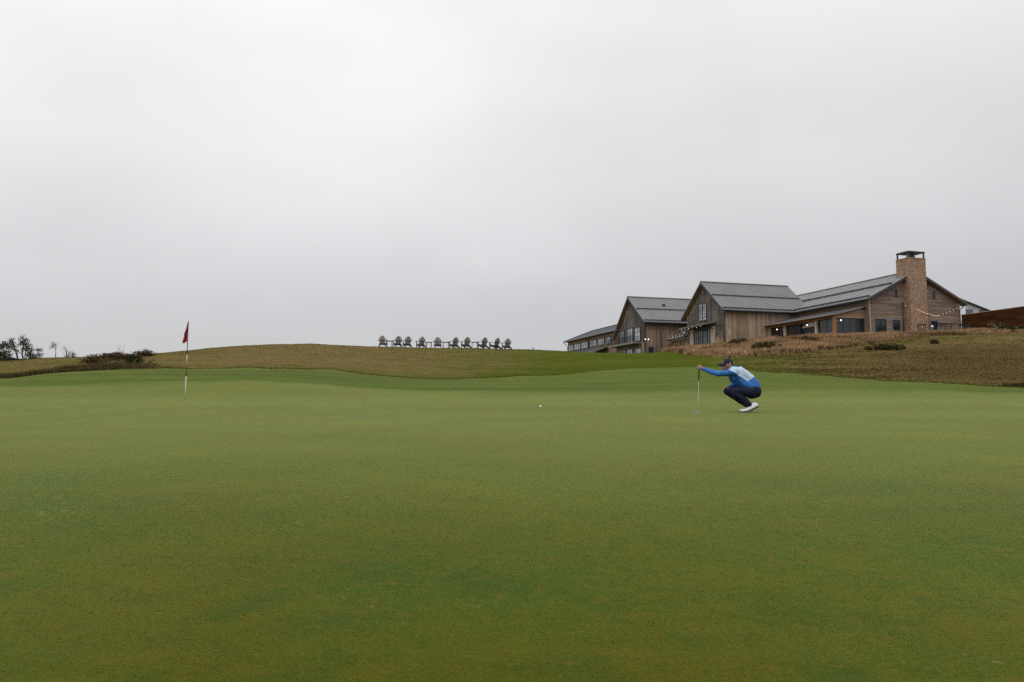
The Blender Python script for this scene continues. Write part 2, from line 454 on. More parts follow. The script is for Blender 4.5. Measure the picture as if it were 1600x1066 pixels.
# ------------------------------------------------------------------ mesh helpers
class MB:
    """collects shapes in world space, builds ONE mesh object"""
    def __init__(self):
        self.v, self.f, self.mi, self.tint, self.weath, self.sm = [], [], [], [], [], []
    def add(self, verts, faces, mi=0, tint=0.5, weath=0.5, smooth=False):
        o = len(self.v)
        self.v += [tuple(p) for p in verts]
        for f in faces:
            self.f.append([i + o for i in f])
            self.mi.append(mi); self.tint.append(tint); self.weath.append(weath); self.sm.append(smooth)
    def hexa(self, p, **k):
        """8 points: bottom ring 0-3, top ring 4-7"""
        self.add(p, [(3, 2, 1, 0), (4, 5, 6, 7), (0, 1, 5, 4), (1, 2, 6, 5), (2, 3, 7, 6), (3, 0, 4, 7)], **k)
    def box(self, F, u0, u1, v0, v1, z0, z1, **k):
        self.hexa([F(u0, v0, z0), F(u1, v0, z0), F(u1, v1, z0), F(u0, v1, z0),
                   F(u0, v0, z1), F(u1, v0, z1), F(u1, v1, z1), F(u0, v1, z1)], **k)
    def prism(self, a, b, **k):
        """two matching outlines joined"""
        n = len(a)
        self.add(list(a) + list(b), [tuple(range(n - 1, -1, -1)), tuple(range(n, 2 * n))]
                 + [(i, (i + 1) % n, n + (i + 1) % n, n + i) for i in range(n)], **k)
    def tube(self, pts, r, n=8, cap=True, **k):
        pts = [Vector(p) for p in pts]
        rs = r if isinstance(r, (list, tuple)) else [r] * len(pts)
        rings = []
        for i, p in enumerate(pts):
            d = (pts[min(i + 1, len(pts) - 1)] - pts[max(i - 1, 0)]).normalized()
            a = d.orthogonal().normalized() if abs(d.z) > 0.99 else d.cross(Vector((0, 0, 1))).normalized()
            b = d.cross(a).normalized()
            rings.append([p + (a * math.cos(2 * math.pi * j / n) + b * math.sin(2 * math.pi * j / n)) * rs[i] for j in range(n)])
        vs = [q for ring in rings for q in ring]
        fs = [(i * n + j, i * n + (j + 1) % n, (i + 1) * n + (j + 1) % n, (i + 1) * n + j) for i in range(len(pts) - 1) for j in range(n)]
        if cap:
            fs += [tuple(range(n - 1, -1, -1)), tuple(range((len(pts) - 1) * n, len(pts) * n))]
        k.setdefault('smooth', n > 5)
        self.add(vs, fs, **k)
    def ball(self, c, r, n=10, m=6, **k):
        rx, ry, rz = (r, r, r) if isinstance(r, (int, float)) else r
        c = Vector(c)
        vs = [c + Vector((0, 0, -rz))]
        for i in range(1, m):
            a = math.pi * i / m - math.pi / 2
            vs += [c + Vector((rx * math.cos(a) * math.cos(2 * math.pi * j / n), ry * math.cos(a) * math.sin(2 * math.pi * j / n), rz * math.sin(a))) for j in range(n)]
        vs.append(c + Vector((0, 0, rz)))
        fs = [(0, 1 + (j + 1) % n, 1 + j) for j in range(n)]
        for i in range(m - 2):
            o = 1 + i * n
            fs += [(o + j, o + (j + 1) % n, o + n + (j + 1) % n, o + n + j) for j in range(n)]
        o = 1 + (m - 2) * n
        fs += [(o + j, o + (j + 1) % n, len(vs) - 1) for j in range(n)]
        k.setdefault('smooth', True)
        self.add(vs, fs, **k)
    def mesh(self, name, mats, origin=(0, 0, 0)):
        me = bpy.data.meshes.new(name)
        o = Vector(origin)
        me.from_pydata([tuple(Vector(p) - o) for p in self.v], [], self.f)
        for m in (mats if isinstance(mats, (list, tuple)) else [mats]):
            me.materials.append(MATS[m])
        me.polygons.foreach_set('material_index', self.mi)
        me.polygons.foreach_set('use_smooth', self.sm)
        for nm, arr in (('tint', self.tint), ('weath', self.weath)):
            at = me.attributes.new(nm, 'FLOAT', 'FACE')
            at.data.foreach_set('value', arr)
        bm = bmesh.new(); bm.from_mesh(me)
        bmesh.ops.recalc_face_normals(bm, faces=bm.faces)
        bm.to_mesh(me); bm.free()
        return me
    def build(self, name, mats, parent=None, origin=None, kind=None):
        """children of a thing keep the thing's base as their origin"""
        if parent is not None:
            origin = world_of(parent)
        elif origin is None:
            origin = (0, 0, 0)
        o = bpy.data.objects.new(name, self.mesh(name, mats, origin))
        COL.objects.link(o)
        if parent is not None:
            o.parent = parent
        else:
            o.location = origin
        if kind:
            o['kind'] = kind
        return o

def world_of(o):
    p = Vector((0, 0, 0))
    while o is not None:
        p += Vector(o.location)
        o = o.parent
    return p

def tag(o, label, cat, group=None):
    o['label'] = label; o['category'] = cat
    if group:
        o['group'] = group
    return o
def empty(name, loc, label, cat, group=None):
    o = bpy.data.objects.new(name, None)
    COL.objects.link(o)
    o.location = loc
    o.empty_display_size = 0.3
    return tag(o, label, cat, group)
def copy_tree(o, parent=None):
    c = o.copy()
    COL.objects.link(c)
    if parent is not None:
        c.parent = parent
    for ch in list(o.children):
        copy_tree(ch, c)
    return c
def I3(x, y, z):
    return Vector((x, y, z))

def fast_mesh(name, verts, nper, mat, tint=None, kind='stuff', loops=None):
    """numpy mesh: every nper consecutive vertices are one polygon"""
    nv = len(verts)
    npoly = nv // nper
    me = bpy.data.meshes.new(name)
    me.vertices.add(nv)
    me.vertices.foreach_set('co', np.ascontiguousarray(verts, np.float32).ravel())
    me.loops.add(nv)
    me.loops.foreach_set('vertex_index', np.arange(nv, dtype=np.int32))
    me.polygons.add(npoly)
    me.polygons.foreach_set('loop_start', np.arange(0, nv, nper, dtype=np.int32))
    me.update(calc_edges=True)
    me.materials.append(MATS[mat])
    if tint is not None:
        at = me.attributes.new('tint', 'FLOAT', 'FACE')
        at.data.foreach_set('value', np.ascontiguousarray(tint, np.float32))
    o = bpy.data.objects.new(name, me)
    COL.objects.link(o)
    if kind:
        o['kind'] = kind
    return o

# ------------------------------------------------------------------ ground: green, fairway and hillside
DRY = {-400: .55, 0: .62, 150: .62, 250: .62, 400: .76, 560: .72, 650: .64, 760: .44, 850: .16, 930: .05, 1000: -.1, 1060: -.05, 1120: .25, 1200: .38, 1300: .66, 1400: .92, 1600: 1.02, 2100: 1.0}
def build_ground():
    r_in = np.arange(-60, 1661, 6.0)
    r_out_l = np.concatenate([np.linspace(-4200, -400, 10), np.linspace(-340, -70, 10)])
    r_out_r = np.concatenate([np.linspace(1680, 2100, 12), np.linspace(2300, 5800, 10)])
    cols = np.concatenate([r_out_l, r_in, r_out_r])
    E = np.interp(cols, PXT, CTRL_Y[0]); Fd = np.interp(cols, PXT, CTRL_Y[1])
    wob = 0.35 * vnoise(cols / 40.0, cols * 0, 21) + 0.15 * vnoise(cols / 13.0, cols * 0, 22)
    E = E + wob * 0.6; Fd = Fd + wob
    n1, n2, n3, n4 = 110, 26, 150, 30
    rows = []
    s = np.linspace(0, 1, n1) ** 1.25
    for k in range(n1):
        rows.append(-3 + (E + 3) * s[k])
    for k in range(1, n2):
        rows.append(E + (Fd - E) * k / (n2 - 1))
    for k in range(1, n3):
        rows.append(Fd + (135 - Fd) * (k / (n3 - 1)) ** 1.15)
    for yv in np.geomspace(140, 1500, n4):
        rows.append(np.full_like(cols, yv))
    Y = np.array(rows)
    X = (cols[None, :] - 800) / FPX * yeff(Y)
    Z = ground_np(X.ravel(), Y.ravel()).reshape(Y.shape)
    nr, nc = Y.shape
    P = np.stack([X, Y, Z], -1)
    # shared normals so that no seam shows where one grass meets the next
    dx = np.gradient(P, axis=1); dy = np.gradient(P, axis=0)
    N = np.cross(dx, dy); N /= np.linalg.norm(N, axis=-1, keepdims=True) + 1e-12
    px = np.broadcast_to(cols[None, :], Y.shape)
    dry = np.interp(px, sorted(DRY), [DRY[k] for k in sorted(DRY)])
    G = np.interp(cols, PXT, CTRL_Y[2]); C = np.interp(cols, PXT, CTRL_Y[3])
    up = np.clip((Y - Fd) / np.maximum(C - Fd, 1), 0, 1)
    dry = dry - 0.30 * np.clip(1 - up * 6, 0, 1) + np.where((px > 300) & (px < 900), -0.22 * np.clip((up - 0.8) / 0.2, 0, 1), 0)
    right = np.clip((px - 1180) / 120, 0, 1)
    dry = dry - right * 0.45 * np.exp(-((up - 0.78) / 0.09) ** 2) + right * 0.3 * np.clip((up - 0.85) / 0.1, 0, 1)
    # brown-black bank of dead growth round the far edge of the green
    dead = np.clip((300 - px) / 60, 0, 1) * np.exp(-((Y - (Fd + 2.2)) / 2.0) ** 2) * np.clip((px + 300) / 100, 0, 1) * .7
    dead = np.maximum(dead, 0.6 * np.clip(1 - np.abs(px - 180) / 55, 0, 1) ** .5 * np.clip((Y - Fd - 3) / 3, 0, 1) * np.clip((60 - Y) / 8, 0, 1))
    dead = np.maximum(dead, .62 * np.clip((px - 1220) / 240, 0, 1) * np.clip(1 - (up - .55) / .2, 0, 1) * np.clip(up * 12, 0, 1))
    edge = np.clip(1 - (E - Y) / (1.6 + .8 * vnoise(X / 2.5, Y / 2.5, 33)), 0, 1) * .85
    for name, a, b, mat in (('putting_green', 0, n1 - 1, 'turf'), ('fairway', n1 - 1, n1 + n2 - 2, 'fairway_grass'), ('hillside', n1 + n2 - 2, nr - 1, 'hill_grass')):
        p = P[a:b + 1].reshape(-1, 3)
        m = b - a + 1
        idx = np.arange(m * nc).reshape(m, nc)
        q = np.stack([idx[:-1, :-1], idx[:-1, 1:], idx[1:, 1:], idx[1:, :-1]], -1).reshape(-1, 4)
        me = bpy.data.meshes.new(name)
        me.vertices.add(len(p)); me.vertices.foreach_set('co', p.astype(np.float32).ravel())
        me.loops.add(q.size); me.loops.foreach_set('vertex_index', q.astype(np.int32).ravel())
        me.polygons.add(len(q)); me.polygons.foreach_set('loop_start', np.arange(0, q.size, 4, dtype=np.int32))
        me.update(calc_edges=True)
        me.polygons.foreach_set('use_smooth', np.ones(len(q), bool))
        me.materials.append(MATS[mat])
        for nm, arr in (('dry', dry), ('dead', dead), ('edge', edge)):
            at = me.attributes.new(nm, 'FLOAT', 'POINT')
            at.data.foreach_set('value', arr[a:b + 1].astype(np.float32).ravel())
        me.normals_split_custom_set_from_vertices(N[a:b + 1].reshape(-1, 3).tolist())
        o = bpy.data.objects.new(name, me); COL.objects.link(o)
        o['kind'] = 'structure'
build_ground()

# ------------------------------------------------------------------ clubhouse frames
YAW = math.radians(16.9)
DR = Vector((math.cos(YAW), math.sin(YAW), 0))
DL = Vector((-math.sin(YAW), math.cos(YAW), 0))
def frame(ox, oy, eu, ev):
    return lambda u, v, z: Vector((ox, oy, 0)) + eu * u + ev * v + Vector((0, 0, z))
FR = frame(40.52, 90.0, DR, DL)      # dining hall: u across its gable, v along its ridge
FB = frame(26.60, 99.82, DL, DR)     # barn in the middle
FA = frame(18.93, 113.65, DL, DR)    # barn farther off
def rnd(a=0.0, b=1.0):
    return random.uniform(a, b)

def gable_roof(parent, F, sec, v0, v1, th, seam=0.42, ribs=True, bar=None, guards=None, mat='roof_metal', rib=.07, rib_mat='roof_seam'):
    """sec: eave, ridge, eave as (u, z) of the upper face"""
    (ua, za), (ur, zr), (ub, zb) = sec
    m = MB()
    top = [(ua, za), (ur, zr), (ub, zb)]
    low = [(ub, zb - th), (ur, zr - th * 1.15), (ua, za - th)]
    for (p, q, r, s) in (((ua, za), (ur, zr), (ur, zr - th * 1.15), (ua, za - th)), ((ur, zr), (ub, zb), (ub, zb - th), (ur, zr - th * 1.15))):
        A = [F(u, v0, z) for u, z in (p, q, r, s)]
        B = [F(u, v1, z) for u, z in (p, q, r, s)]
        m.add(A + B, [(0, 1, 5, 4)], mi=0)
        m.add(A + B, [(2, 3, 7, 6)], mi=1)
        m.add(A + B, [(0, 3, 2, 1), (4, 5, 6, 7)], mi=2)
        if p[0] == ua:
            m.add(A + B, [(3, 0, 4, 7)], mi=2)
        else:
            m.add(A + B, [(1, 2, 6, 5)], mi=2)
    roof = m.build('roof', [mat, 'soffit_wood', 'roof_edge'], parent)
    sides = ((ua, za), (ub, zb))
    if ribs:
        m = MB()
        n = int((v1 - v0) / seam)
        for (ue, ze) in sides:
            for k in range(n + 1):
                v = v0 + 0.03 + (v1 - v0 - 0.06) * k / n
                m.hexa([F(ue, v - .022, ze + .004), F(ue, v + .022, ze + .004), F(ur, v + .022, zr + .004), F(ur, v - .022, zr + .004),
                        F(ue, v - .015, ze + rib), F(ue, v + .015, ze + rib), F(ur, v + .015, zr + rib), F(ur, v - .015, zr + rib)])
        m.build('standing_seam', rib_mat, roof, kind='stuff')
    m = MB()
    m.tube([F(ur, v0 - .02, zr + .05), F(ur, v1 + .02, zr + .05)], 0.10, 6)
    m.build('ridge_cap', 'roof_seam', roof)
    if bar:
        for fr in bar:
            m = MB()
            u, z = ua + (ur - ua) * fr, za + (zr - za) * fr
            m.box(F, u - .05, u + .05, v0 + .15, v1 - .15, z + .05, z + .17)
            m.build('snow_rail', 'roof_edge', roof)
    if guards:
        m = MB()
        n = int((v1 - v0) / 0.42)
        for fr in guards:
            for k in range(n):
                v = v0 + .2 + (v1 - v0 - .4) * (k + .5) / n
                u, z = ua + (ur - ua) * fr, za + (zr - za) * fr
                m.box(F, u - .10, u + .10, v - .11, v + .11, z + .05, z + .20)
        m.build('snow_guard', 'roof_edge', roof, kind='stuff')
    m = MB()
    m.tube([F(ua - .06, v0, za - .12), F(ua - .06, v1, za - .12)], 0.09, 6)
    m.build('gutter', 'black_metal', roof)
    return roof

def window(parent, face, s0, s1, z0, z1, cols=1, rows=1, frame_mat='dark_frame', pane_mat='dark_glass', fw=0.08, trim=None, name='window', split=False, d0=0.0):
    """a frame standing proud of the wall; face(s, z, out) -> point"""
    if trim:
        m = MB()
        w = 0.16
        for a, b, c, d in ((s0 - w, s1 + w, z1, z1 + w), (s0 - w, s0, z0, z1), (s1, s1 + w, z0, z1)):
            m.hexa([face(a, c, d0), face(b, c, d0), face(b, c, d0 + .045), face(a, c, d0 + .045), face(a, d, d0), face(b, d, d0), face(b, d, d0 + .045), face(a, d, d0 + .045)], tint=.6)
        m.build('window_trim', trim, parent)
    m = MB()
    def bar(a, b, c, d, o0, o1):
        m.hexa([face(a, c, o0), face(b, c, o0), face(b, c, o1), face(a, c, o1), face(a, d, o0), face(b, d, o0), face(b, d, o1), face(a, d, o1)])
    bar(s0, s1, z1 - fw, z1, d0, d0 + .09); bar(s0, s1, z0, z0 + fw, d0, d0 + .09)
    bar(s0, s0 + fw, z0 + fw, z1 - fw, d0, d0 + .09); bar(s1 - fw, s1, z0 + fw, z1 - fw, d0, d0 + .09)
    fr = m.build(name, frame_mat, parent)
    a0, a1, b0, b1 = s0 + fw, s1 - fw, z0 + fw, z1 - fw
    pane_rects = [(a0, a1)] if not split else [(a0 + (a1 - a0) * k / cols, a0 + (a1 - a0) * (k + 1) / cols) for k in range(cols)]
    for pa, pb in pane_rects:
        m = MB()
        m.hexa([face(pa, b0, d0 + .01), face(pb, b0, d0 + .01), face(pb, b0, d0 + .04), face(pa, b0, d0 + .04), face(pa, b1, d0 + .01), face(pb, b1, d0 + .01), face(pb, b1, d0 + .04), face(pa, b1, d0 + .04)])
        m.build('pane', pane_mat, fr)
    if cols > 1 or rows > 1:
        m = MB()
        for k in range(1, cols):
            s = a0 + (a1 - a0) * k / cols
            bar(s - .025, s + .025, b0, b1, d0 + .042, d0 + .075)
        for k in range(1, rows):
            z = b0 + (b1 - b0) * k / rows
            bar(a0, a1, z - .02, z + .02, d0 + .042, d0 + .068)
        m.build('muntin', frame_mat, fr)
    return fr

def downpipe(parent, pts, name='downpipe', r=0.055, mat='black_metal'):
    m = MB(); m.tube(pts, r, 6); return m.build(name, mat, parent)

# ------------------------------------------------------------------ dining hall with the brick chimney
hall = empty('dining_hall', FR(7, 5, 8.2), 'long timber dining hall with brick chimney and glazed lean-to porch', 'building')
R_E, R_R, R_W, R_AP, R_L = 12.73, 16.32, 14.40, 7.13, 24.0
def r_under(u):
    return (R_E + (R_R - R_E) * (u / R_AP if u < R_AP else (R_W - u) / (R_W - R_AP))) - 0.30
wu0, wu1 = 0.62, 13.75
m = MB()
prof = [(wu0, 7.2), (wu1, 7.2), (wu1, r_under(wu1) - .02), (R_AP, r_under(R_AP) - .04), (wu0, r_under(wu0) - .02)]
m.prism([FR(u, .6, z) for u, z in prof], [FR(u, R_L - .5, z) for u, z in prof], tint=.4, weath=.3)
wall = m.build('wall', 'siding_level', hall)
m = MB()
z, row = 7.6, 0
while z < R_R - .4:
    zt = z + .182
    def lim(zz):
        ue = wu0; ub = wu1
        if zz > r_under(wu0): ue = (zz + .30 - R_E) / (R_R - R_E) * R_AP
        if zz > r_under(wu1): ub = R_W - (zz + .30 - R_E) / (R_R - R_E) * (R_W - R_AP)
        return ue + .02, ub - .02
    a0, b0 = lim(z); a1, b1 = lim(zt)
    if b1 - a1 > .3:
        cuts = [0.0]
        while cuts[-1] < 1: cuts.append(cuts[-1] + rnd(.18, .42))
        cuts[-1] = 1.0
        for c0, c1 in zip(cuts, cuts[1:]):
            la, lb = a0 + (b0 - a0) * c0, a0 + (b0 - a0) * c1 - .01
            ta, tb = a1 + (b1 - a1) * c0, a1 + (b1 - a1) * c1 - .01
            we = 0.95 - max(0, (z - 11.0)) * .10 + rnd(-.2, .2)
            if z < 11: we = .6 + rnd(-.25, .25)
            m.hexa([FR(la, .56, z), FR(lb, .56, z), FR(lb, .605, z), FR(la, .605, z), FR(ta, .575, zt), FR(tb, .575, zt), FR(tb, .605, zt), FR(ta, .605, zt)], tint=rnd(.1, .9), weath=max(0, min(1, we)))
    z += .21
m.build('siding', 'siding_level', wall, kind='stuff')
m = MB()                                                     # wall above the porch roof, level boards along the long side
z = 11.9
while z < r_under(wu0) - .1:
    m.box(FR, .58, .625, .62, R_L - .6, z, z + .19, tint=rnd(.2, .8), weath=.2)
    z += .21
m.build('siding', 'siding_level', wall, kind='stuff')
m = MB()
m.box(FR, wu0 - .04, wu0 + .16, .50, .63, 7.4, r_under(wu0) - .05, tint=.55, weath=.5)
m.build('corner_board', 'trim_wood', hall)
m = MB()
m.box(FR, wu1 - .16, wu1 + .04, .50, .63, 7.4, r_under(wu1) - .05, tint=.55, weath=.5)
m.build('corner_board', 'trim_wood', hall)
gable_roof(hall, FR, ((0, R_E), (R_AP, R_R), (R_W, R_E)), 0, R_L, .26, guards=(.07, .52), seam=.55, rib=.035, rib_mat='roof_metal')
gR = lambda s, z, o: FR(s, .555 - o, z)
window(hall, gR, 4.24, 4.66, 13.2, 14.05, trim='grey_trim')
window(hall, gR, 9.76, 10.18, 13.2, 14.10, trim='grey_trim')
window(hall, gR, 1.36, 2.92, 8.75, 10.5, 2, 1, trim='grey_trim', split=True, pane_mat='dark_glass')
window(hall, gR, 3.84, 4.86, 8.9, 10.45, 1, 2, trim='grey_trim')
dr = window(hall, gR, 9.36, 10.32, 8.3, 10.5, 1, 2, trim='grey_trim', name='door')
m = MB(); m.tube([gR(10.15, 9.3, .09), gR(10.15, 9.3, .16), gR(9.95, 9.3, .16)], .02, 6); m.build('handle', 'shaft_metal', dr)
# chimney
m = MB()
cu0, cu1, cv0, cv1, cz0, cz1 = 5.62, 8.08, -.38, 1.55, 7.6, 17.62
m.box(FR, cu0, cu1, cv0, cv1, cz0, cz1)
m.box(FR, cu0 - .04, cu1 + .04, cv0 - .04, cv1 + .04, cz1 + .002, cz1 + .10)
chim = m.build('chimney', 'brick', hall)
uv = chim.data.uv_layers.new(name='brick_uv')
base = world_of(chim)
for poly in chim.data.polygons:
    for li in poly.loop_indices:
        p = chim.data.vertices[chim.data.loops[li].vertex_index].co + base - FR(0, 0, 0)
        uu = p.dot(DR) if abs(poly.normal.dot(DL)) > .5 else p.dot(DL)
        uv.data[li].uv = (uu, p.z)
m = MB()
for uu in (cu0 + .06, cu1 - .20):
    for vv in (cv0 + .06, cv1 - .20):
        m.box(FR, uu, uu + .14, vv, vv + .14, cz1 + .10, cz1 + .72)
m.box(FR, cu0 + .02, cu1 - .02, cv0 + .02, cv1 - .02, cz1 + .72, cz1 + .86)
m.prism([FR(cu0 - .02, cv0 - .02, cz1 + .86), FR(cu1 + .02, cv0 - .02, cz1 + .86), FR(cu1 + .02, cv1 + .02, cz1 + .86), FR(cu0 - .02, cv1 + .02, cz1 + .86)],
        [FR(cu0 + .5, cv0 + .5, cz1 + 1.0), FR(cu1 - .5, cv0 + .5, cz1 + 1.0), FR(cu1 - .5, cv1 - .5, cz1 + 1.0), FR(cu0 + .5, cv1 - .5, cz1 + 1.0)])
m.build('chimney_cap', 'cap_metal', chim)
m = MB()
m.box(FR, 6.5, 7.2, .25, .95, cz1 + .10, cz1 + .45)
m.build('flue', 'cap_metal', chim)
downpipe(hall, [FR(5.35, .47, 12.6), FR(5.35, .47, 7.6)])
downpipe(hall, [FR(R_W - .1, .3, 12.5), FR(R_W - .55, .35, 12.15), FR(13.62, .42, 11.9), FR(13.62, .42, 7.8)])
downpipe(hall, [FR(-.05, .35, 12.5), FR(.3, .4, 12.3), FR(.5, .45, 12.1), FR(.5, .45, 8.0)], mat='gutter_metal')
# lean-to porch on the long side
PV0, PV1 = .95, 24.4
m = MB()
m.hexa([FR(-3.95, PV0, 10.76), FR(.60, PV0, 11.86), FR(.60, PV1, 11.86), FR(-3.95, PV1, 10.76),
        FR(-3.95, PV0, 10.92), FR(.60, PV0, 12.02), FR(.60, PV1, 12.02), FR(-3.95, PV1, 10.92)])
for k in range(len(m.f)): m.mi[k] = 1 if k == 0 else (0 if k == 1 else 2)
pr = m.build('porch_roof', ['porch_metal', 'soffit_wood', 'gutter_metal'], hall)
m = MB()
for k in range(57):
    v = PV0 + .05 + (PV1 - PV0 - .1) * k / 56
    m.hexa([FR(-3.93, v - .02, 10.925), FR(.58, v - .02, 12.025), FR(.58, v + .02, 12.025), FR(-3.93, v + .02, 10.925),
            FR(-3.93, v - .015, 10.97), FR(.58, v - .015, 12.07), FR(.58, v + .015, 12.07), FR(-3.93, v + .015, 10.97)])
m.build('standing_seam', 'roof_seam', pr, kind='stuff')
m = MB(); m.tube([FR(-4.02, PV0 - .1, 10.84), FR(-4.02, PV1, 10.84)], .09, 6)
m.build('gutter', 'gutter_metal', pr)
m = MB(); m.box(FR, -3.42, -3.18, 1.25, PV1 - .1, 10.55, 10.84, tint=.5, weath=.3)
m.build('beam', 'beam_wood', hall)
def pr_under(u):
    return 10.76 + (u + 3.95) / 4.55 * 1.10
m = MB()                                                     # boarded gablet over the glazed end
z = 10.56
while z < 11.8:
    zt = z + .17
    ul = max(-3.42, (zt + .03 - 10.76) / 1.10 * 4.55 - 3.95)
    ub = max(-3.42, (z + .03 - 10.76) / 1.10 * 4.55 - 3.95)
    if ul < .45:
        m.hexa([FR(ub, 1.22, z), FR(.57, 1.22, z), FR(.57, 1.30, z), FR(ub, 1.30, z), FR(ul, 1.235, zt), FR(.57, 1.235, zt), FR(.57, 1.30, zt), FR(ul, 1.30, zt)], tint=rnd(.3, .8), weath=.05)
    z += .185
m.build('porch_gablet', 'siding_level', hall)
m = MB(); m.box(FR, -3.70, -3.36, 1.20, 1.50, 7.8, 10.74, tint=.4, weath=.2)
m.build('post', 'beam_wood', hall)
m = MB(); m.box(FR, -3.34, .55, 1.34, 1.5, 7.6, 8.36); m.box(FR, -3.36, -3.0, 1.52, PV1 - .3, 7.6, 8.36)
m.build('plinth', 'concrete', hall)
ge = lambda s, z, o: FR(s, 1.36 - o, z)
window(hall, ge, -3.33, .45, 8.37, 10.53, 4, 1, split=True, fw=.06)
gs = lambda s, z, o: FR(-3.1 - o, s, z)
bays = [(1.55, 4.62, 2), (7.95, 10.60, 2), (11.0, 13.80, 2), (14.2, 16.75, 2), (17.25, 19.6, 2)]
for s0, s1, n in bays:
    window(hall, gs, s0, s1, 8.37, 10.54, n, 1, split=True, fw=.06, pane_mat='dark_glass')
dr = window(hall, gs, 4.98, 7.5, 8.37, 9.92, 2, 1, split=True, fw=.09, name='door')
m = MB(); m.tube([gs(6.1, 9.1, .09), gs(6.1, 9.1, .15), gs(6.1, 9.4, .15)], .02, 6); m.build('handle', 'shaft_metal', dr)
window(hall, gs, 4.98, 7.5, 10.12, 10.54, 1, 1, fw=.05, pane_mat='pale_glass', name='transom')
m = MB(); m.box(FR, -3.30, -3.05, 4.98, 7.5, 9.93, 10.11, tint=.6, weath=.1); m.build('lintel', 'trim_wood', hall)
for v in (4.80, 10.80, 14.0):
    m = MB(); m.box(FR, -3.40, -3.06, v - .16, v + .16, 7.7, 10.545, tint=.7, weath=.0); m.build('post', 'trim_wood', hall)
for v in (7.72, 17.0):
    m = MB(); m.box(FR, -3.42, -3.08, v - .11, v + .11, 7.7, 10.545)
    for s in (-1, 1):
        m.tube([FR(-3.30, v, 9.75), FR(-3.30, v + s * .55, 10.3), FR(-3.30, v + s * 1.15, 10.52)], .055, 6)
    m.build('braced_post', 'black_metal', hall)
window(hall, gs, 17.25 + 2.5, 22.2, 8.37, 10.54, 2, 1, split=True, pane_mat='mid_glass', fw=.06)
m = MB(); m.box(FR, -3.36, -3.02, 22.25, PV1 - .2, 7.6, 10.545, tint=.4, weath=.2); m.build('porch_wall', 'siding_brown', hall)
m = MB(); m.box(FR, -.2, .55, 1.55, PV1 - .3, 7.6, 11.7, tint=.2, weath=.6); m.build('inner_wall', 'siding_brown', hall)

def hanging_lamp(p, label):
    m = MB(); m.ball(p, .085, 10, 6)
    root = empty('hanging_lamp', Vector(p), label, 'lamp', 'lit globe lamps under the porch roof')
    m.build('globe', 'porch_bulb', root)
    m = MB(); m.tube([Vector(p) + Vector((0, 0, .11)), Vector(p) + Vector((0, 0, .5))], .012, 5); m.build('cord', 'black_metal', root)
for (px, py, lab) in ((1314, 500.5, 'lit globe lamp before the wide glazed end of the porch'), (1261, 508, 'lit globe lamp over the porch door'),
                      (1214, 515, 'lit globe lamp between the two pale porch posts'), (1173, 521, 'lit globe lamp low at the far end of the porch')):
    d = pz(px, py, 1.0)
    plane = -3.62
    Y = None
    if px > 1300:
        # in front of the glazed end
        n0, off = DL, 1.05
    else:
        n0, off = DR, plane
    P0 = FR(0, 0, 0)
    tt = (P0.dot(n0) + off) / d.dot(n0)
    hanging_lamp(d * tt, lab)

# ------------------------------------------------------------------ the two barns
def board_wall(parent, F, plane, s0, s1, zlo, top, mat, weath, facing, step=.20):
    """upright boards; top(s) gives the roof line; facing: 'v' plane v=const or 'u' plane u=const"""
    m = MB()
    s = s0
    k = 0
    while s < s1 - .05:
        e = min(s + step - .012, s1)
        jut = .035 + .012 * (k % 2)
        za, zb = top(s), top(e)
        # a board is often butted from two lengths
        cut = rnd(zlo + 1.0, max(zlo + 1.1, min(za, zb) - .6)) if rnd() < .6 else None
        tn = rnd(.1, .9)
        spans = [(zlo, zlo, za, zb)] if cut is None else [(zlo, zlo, cut - .006, cut - .006), (cut, cut, za, zb)]
        for (l0, l1, t0, t1) in spans:
            tn2 = min(1, max(0, tn + rnd(-.15, .15)))
            hm = (l0 + t0) / 2
            parts = 4 if (t0 - l0) > 2 else 1
            for q in range(parts):
                a0, a1 = l0 + (t0 - l0) * q / parts, l0 + (t0 - l0) * (q + 1) / parts
                b0, b1 = l1 + (t1 - l1) * q / parts, l1 + (t1 - l1) * (q + 1) / parts
                w = max(0, min(1, weath((s + e) / 2, (a0 + a1) / 2) + rnd(-.12, .12)))
                if facing == 'v':
                    P = lambda ss, zz, d: F(ss, plane - d, zz)
                else:
                    P = lambda ss, zz, d: F(plane - d, ss, zz)
                m.hexa([P(s, a0, 0), P(e, b0, 0), P(e, b0, jut), P(s, a0, jut), P(s, a1, 0), P(e, b1, 0), P(e, b1, jut), P(s, a1, jut)], tint=tn2, weath=w)
        s += step
        k += 1
    return m.build('siding', mat, parent, kind='stuff')

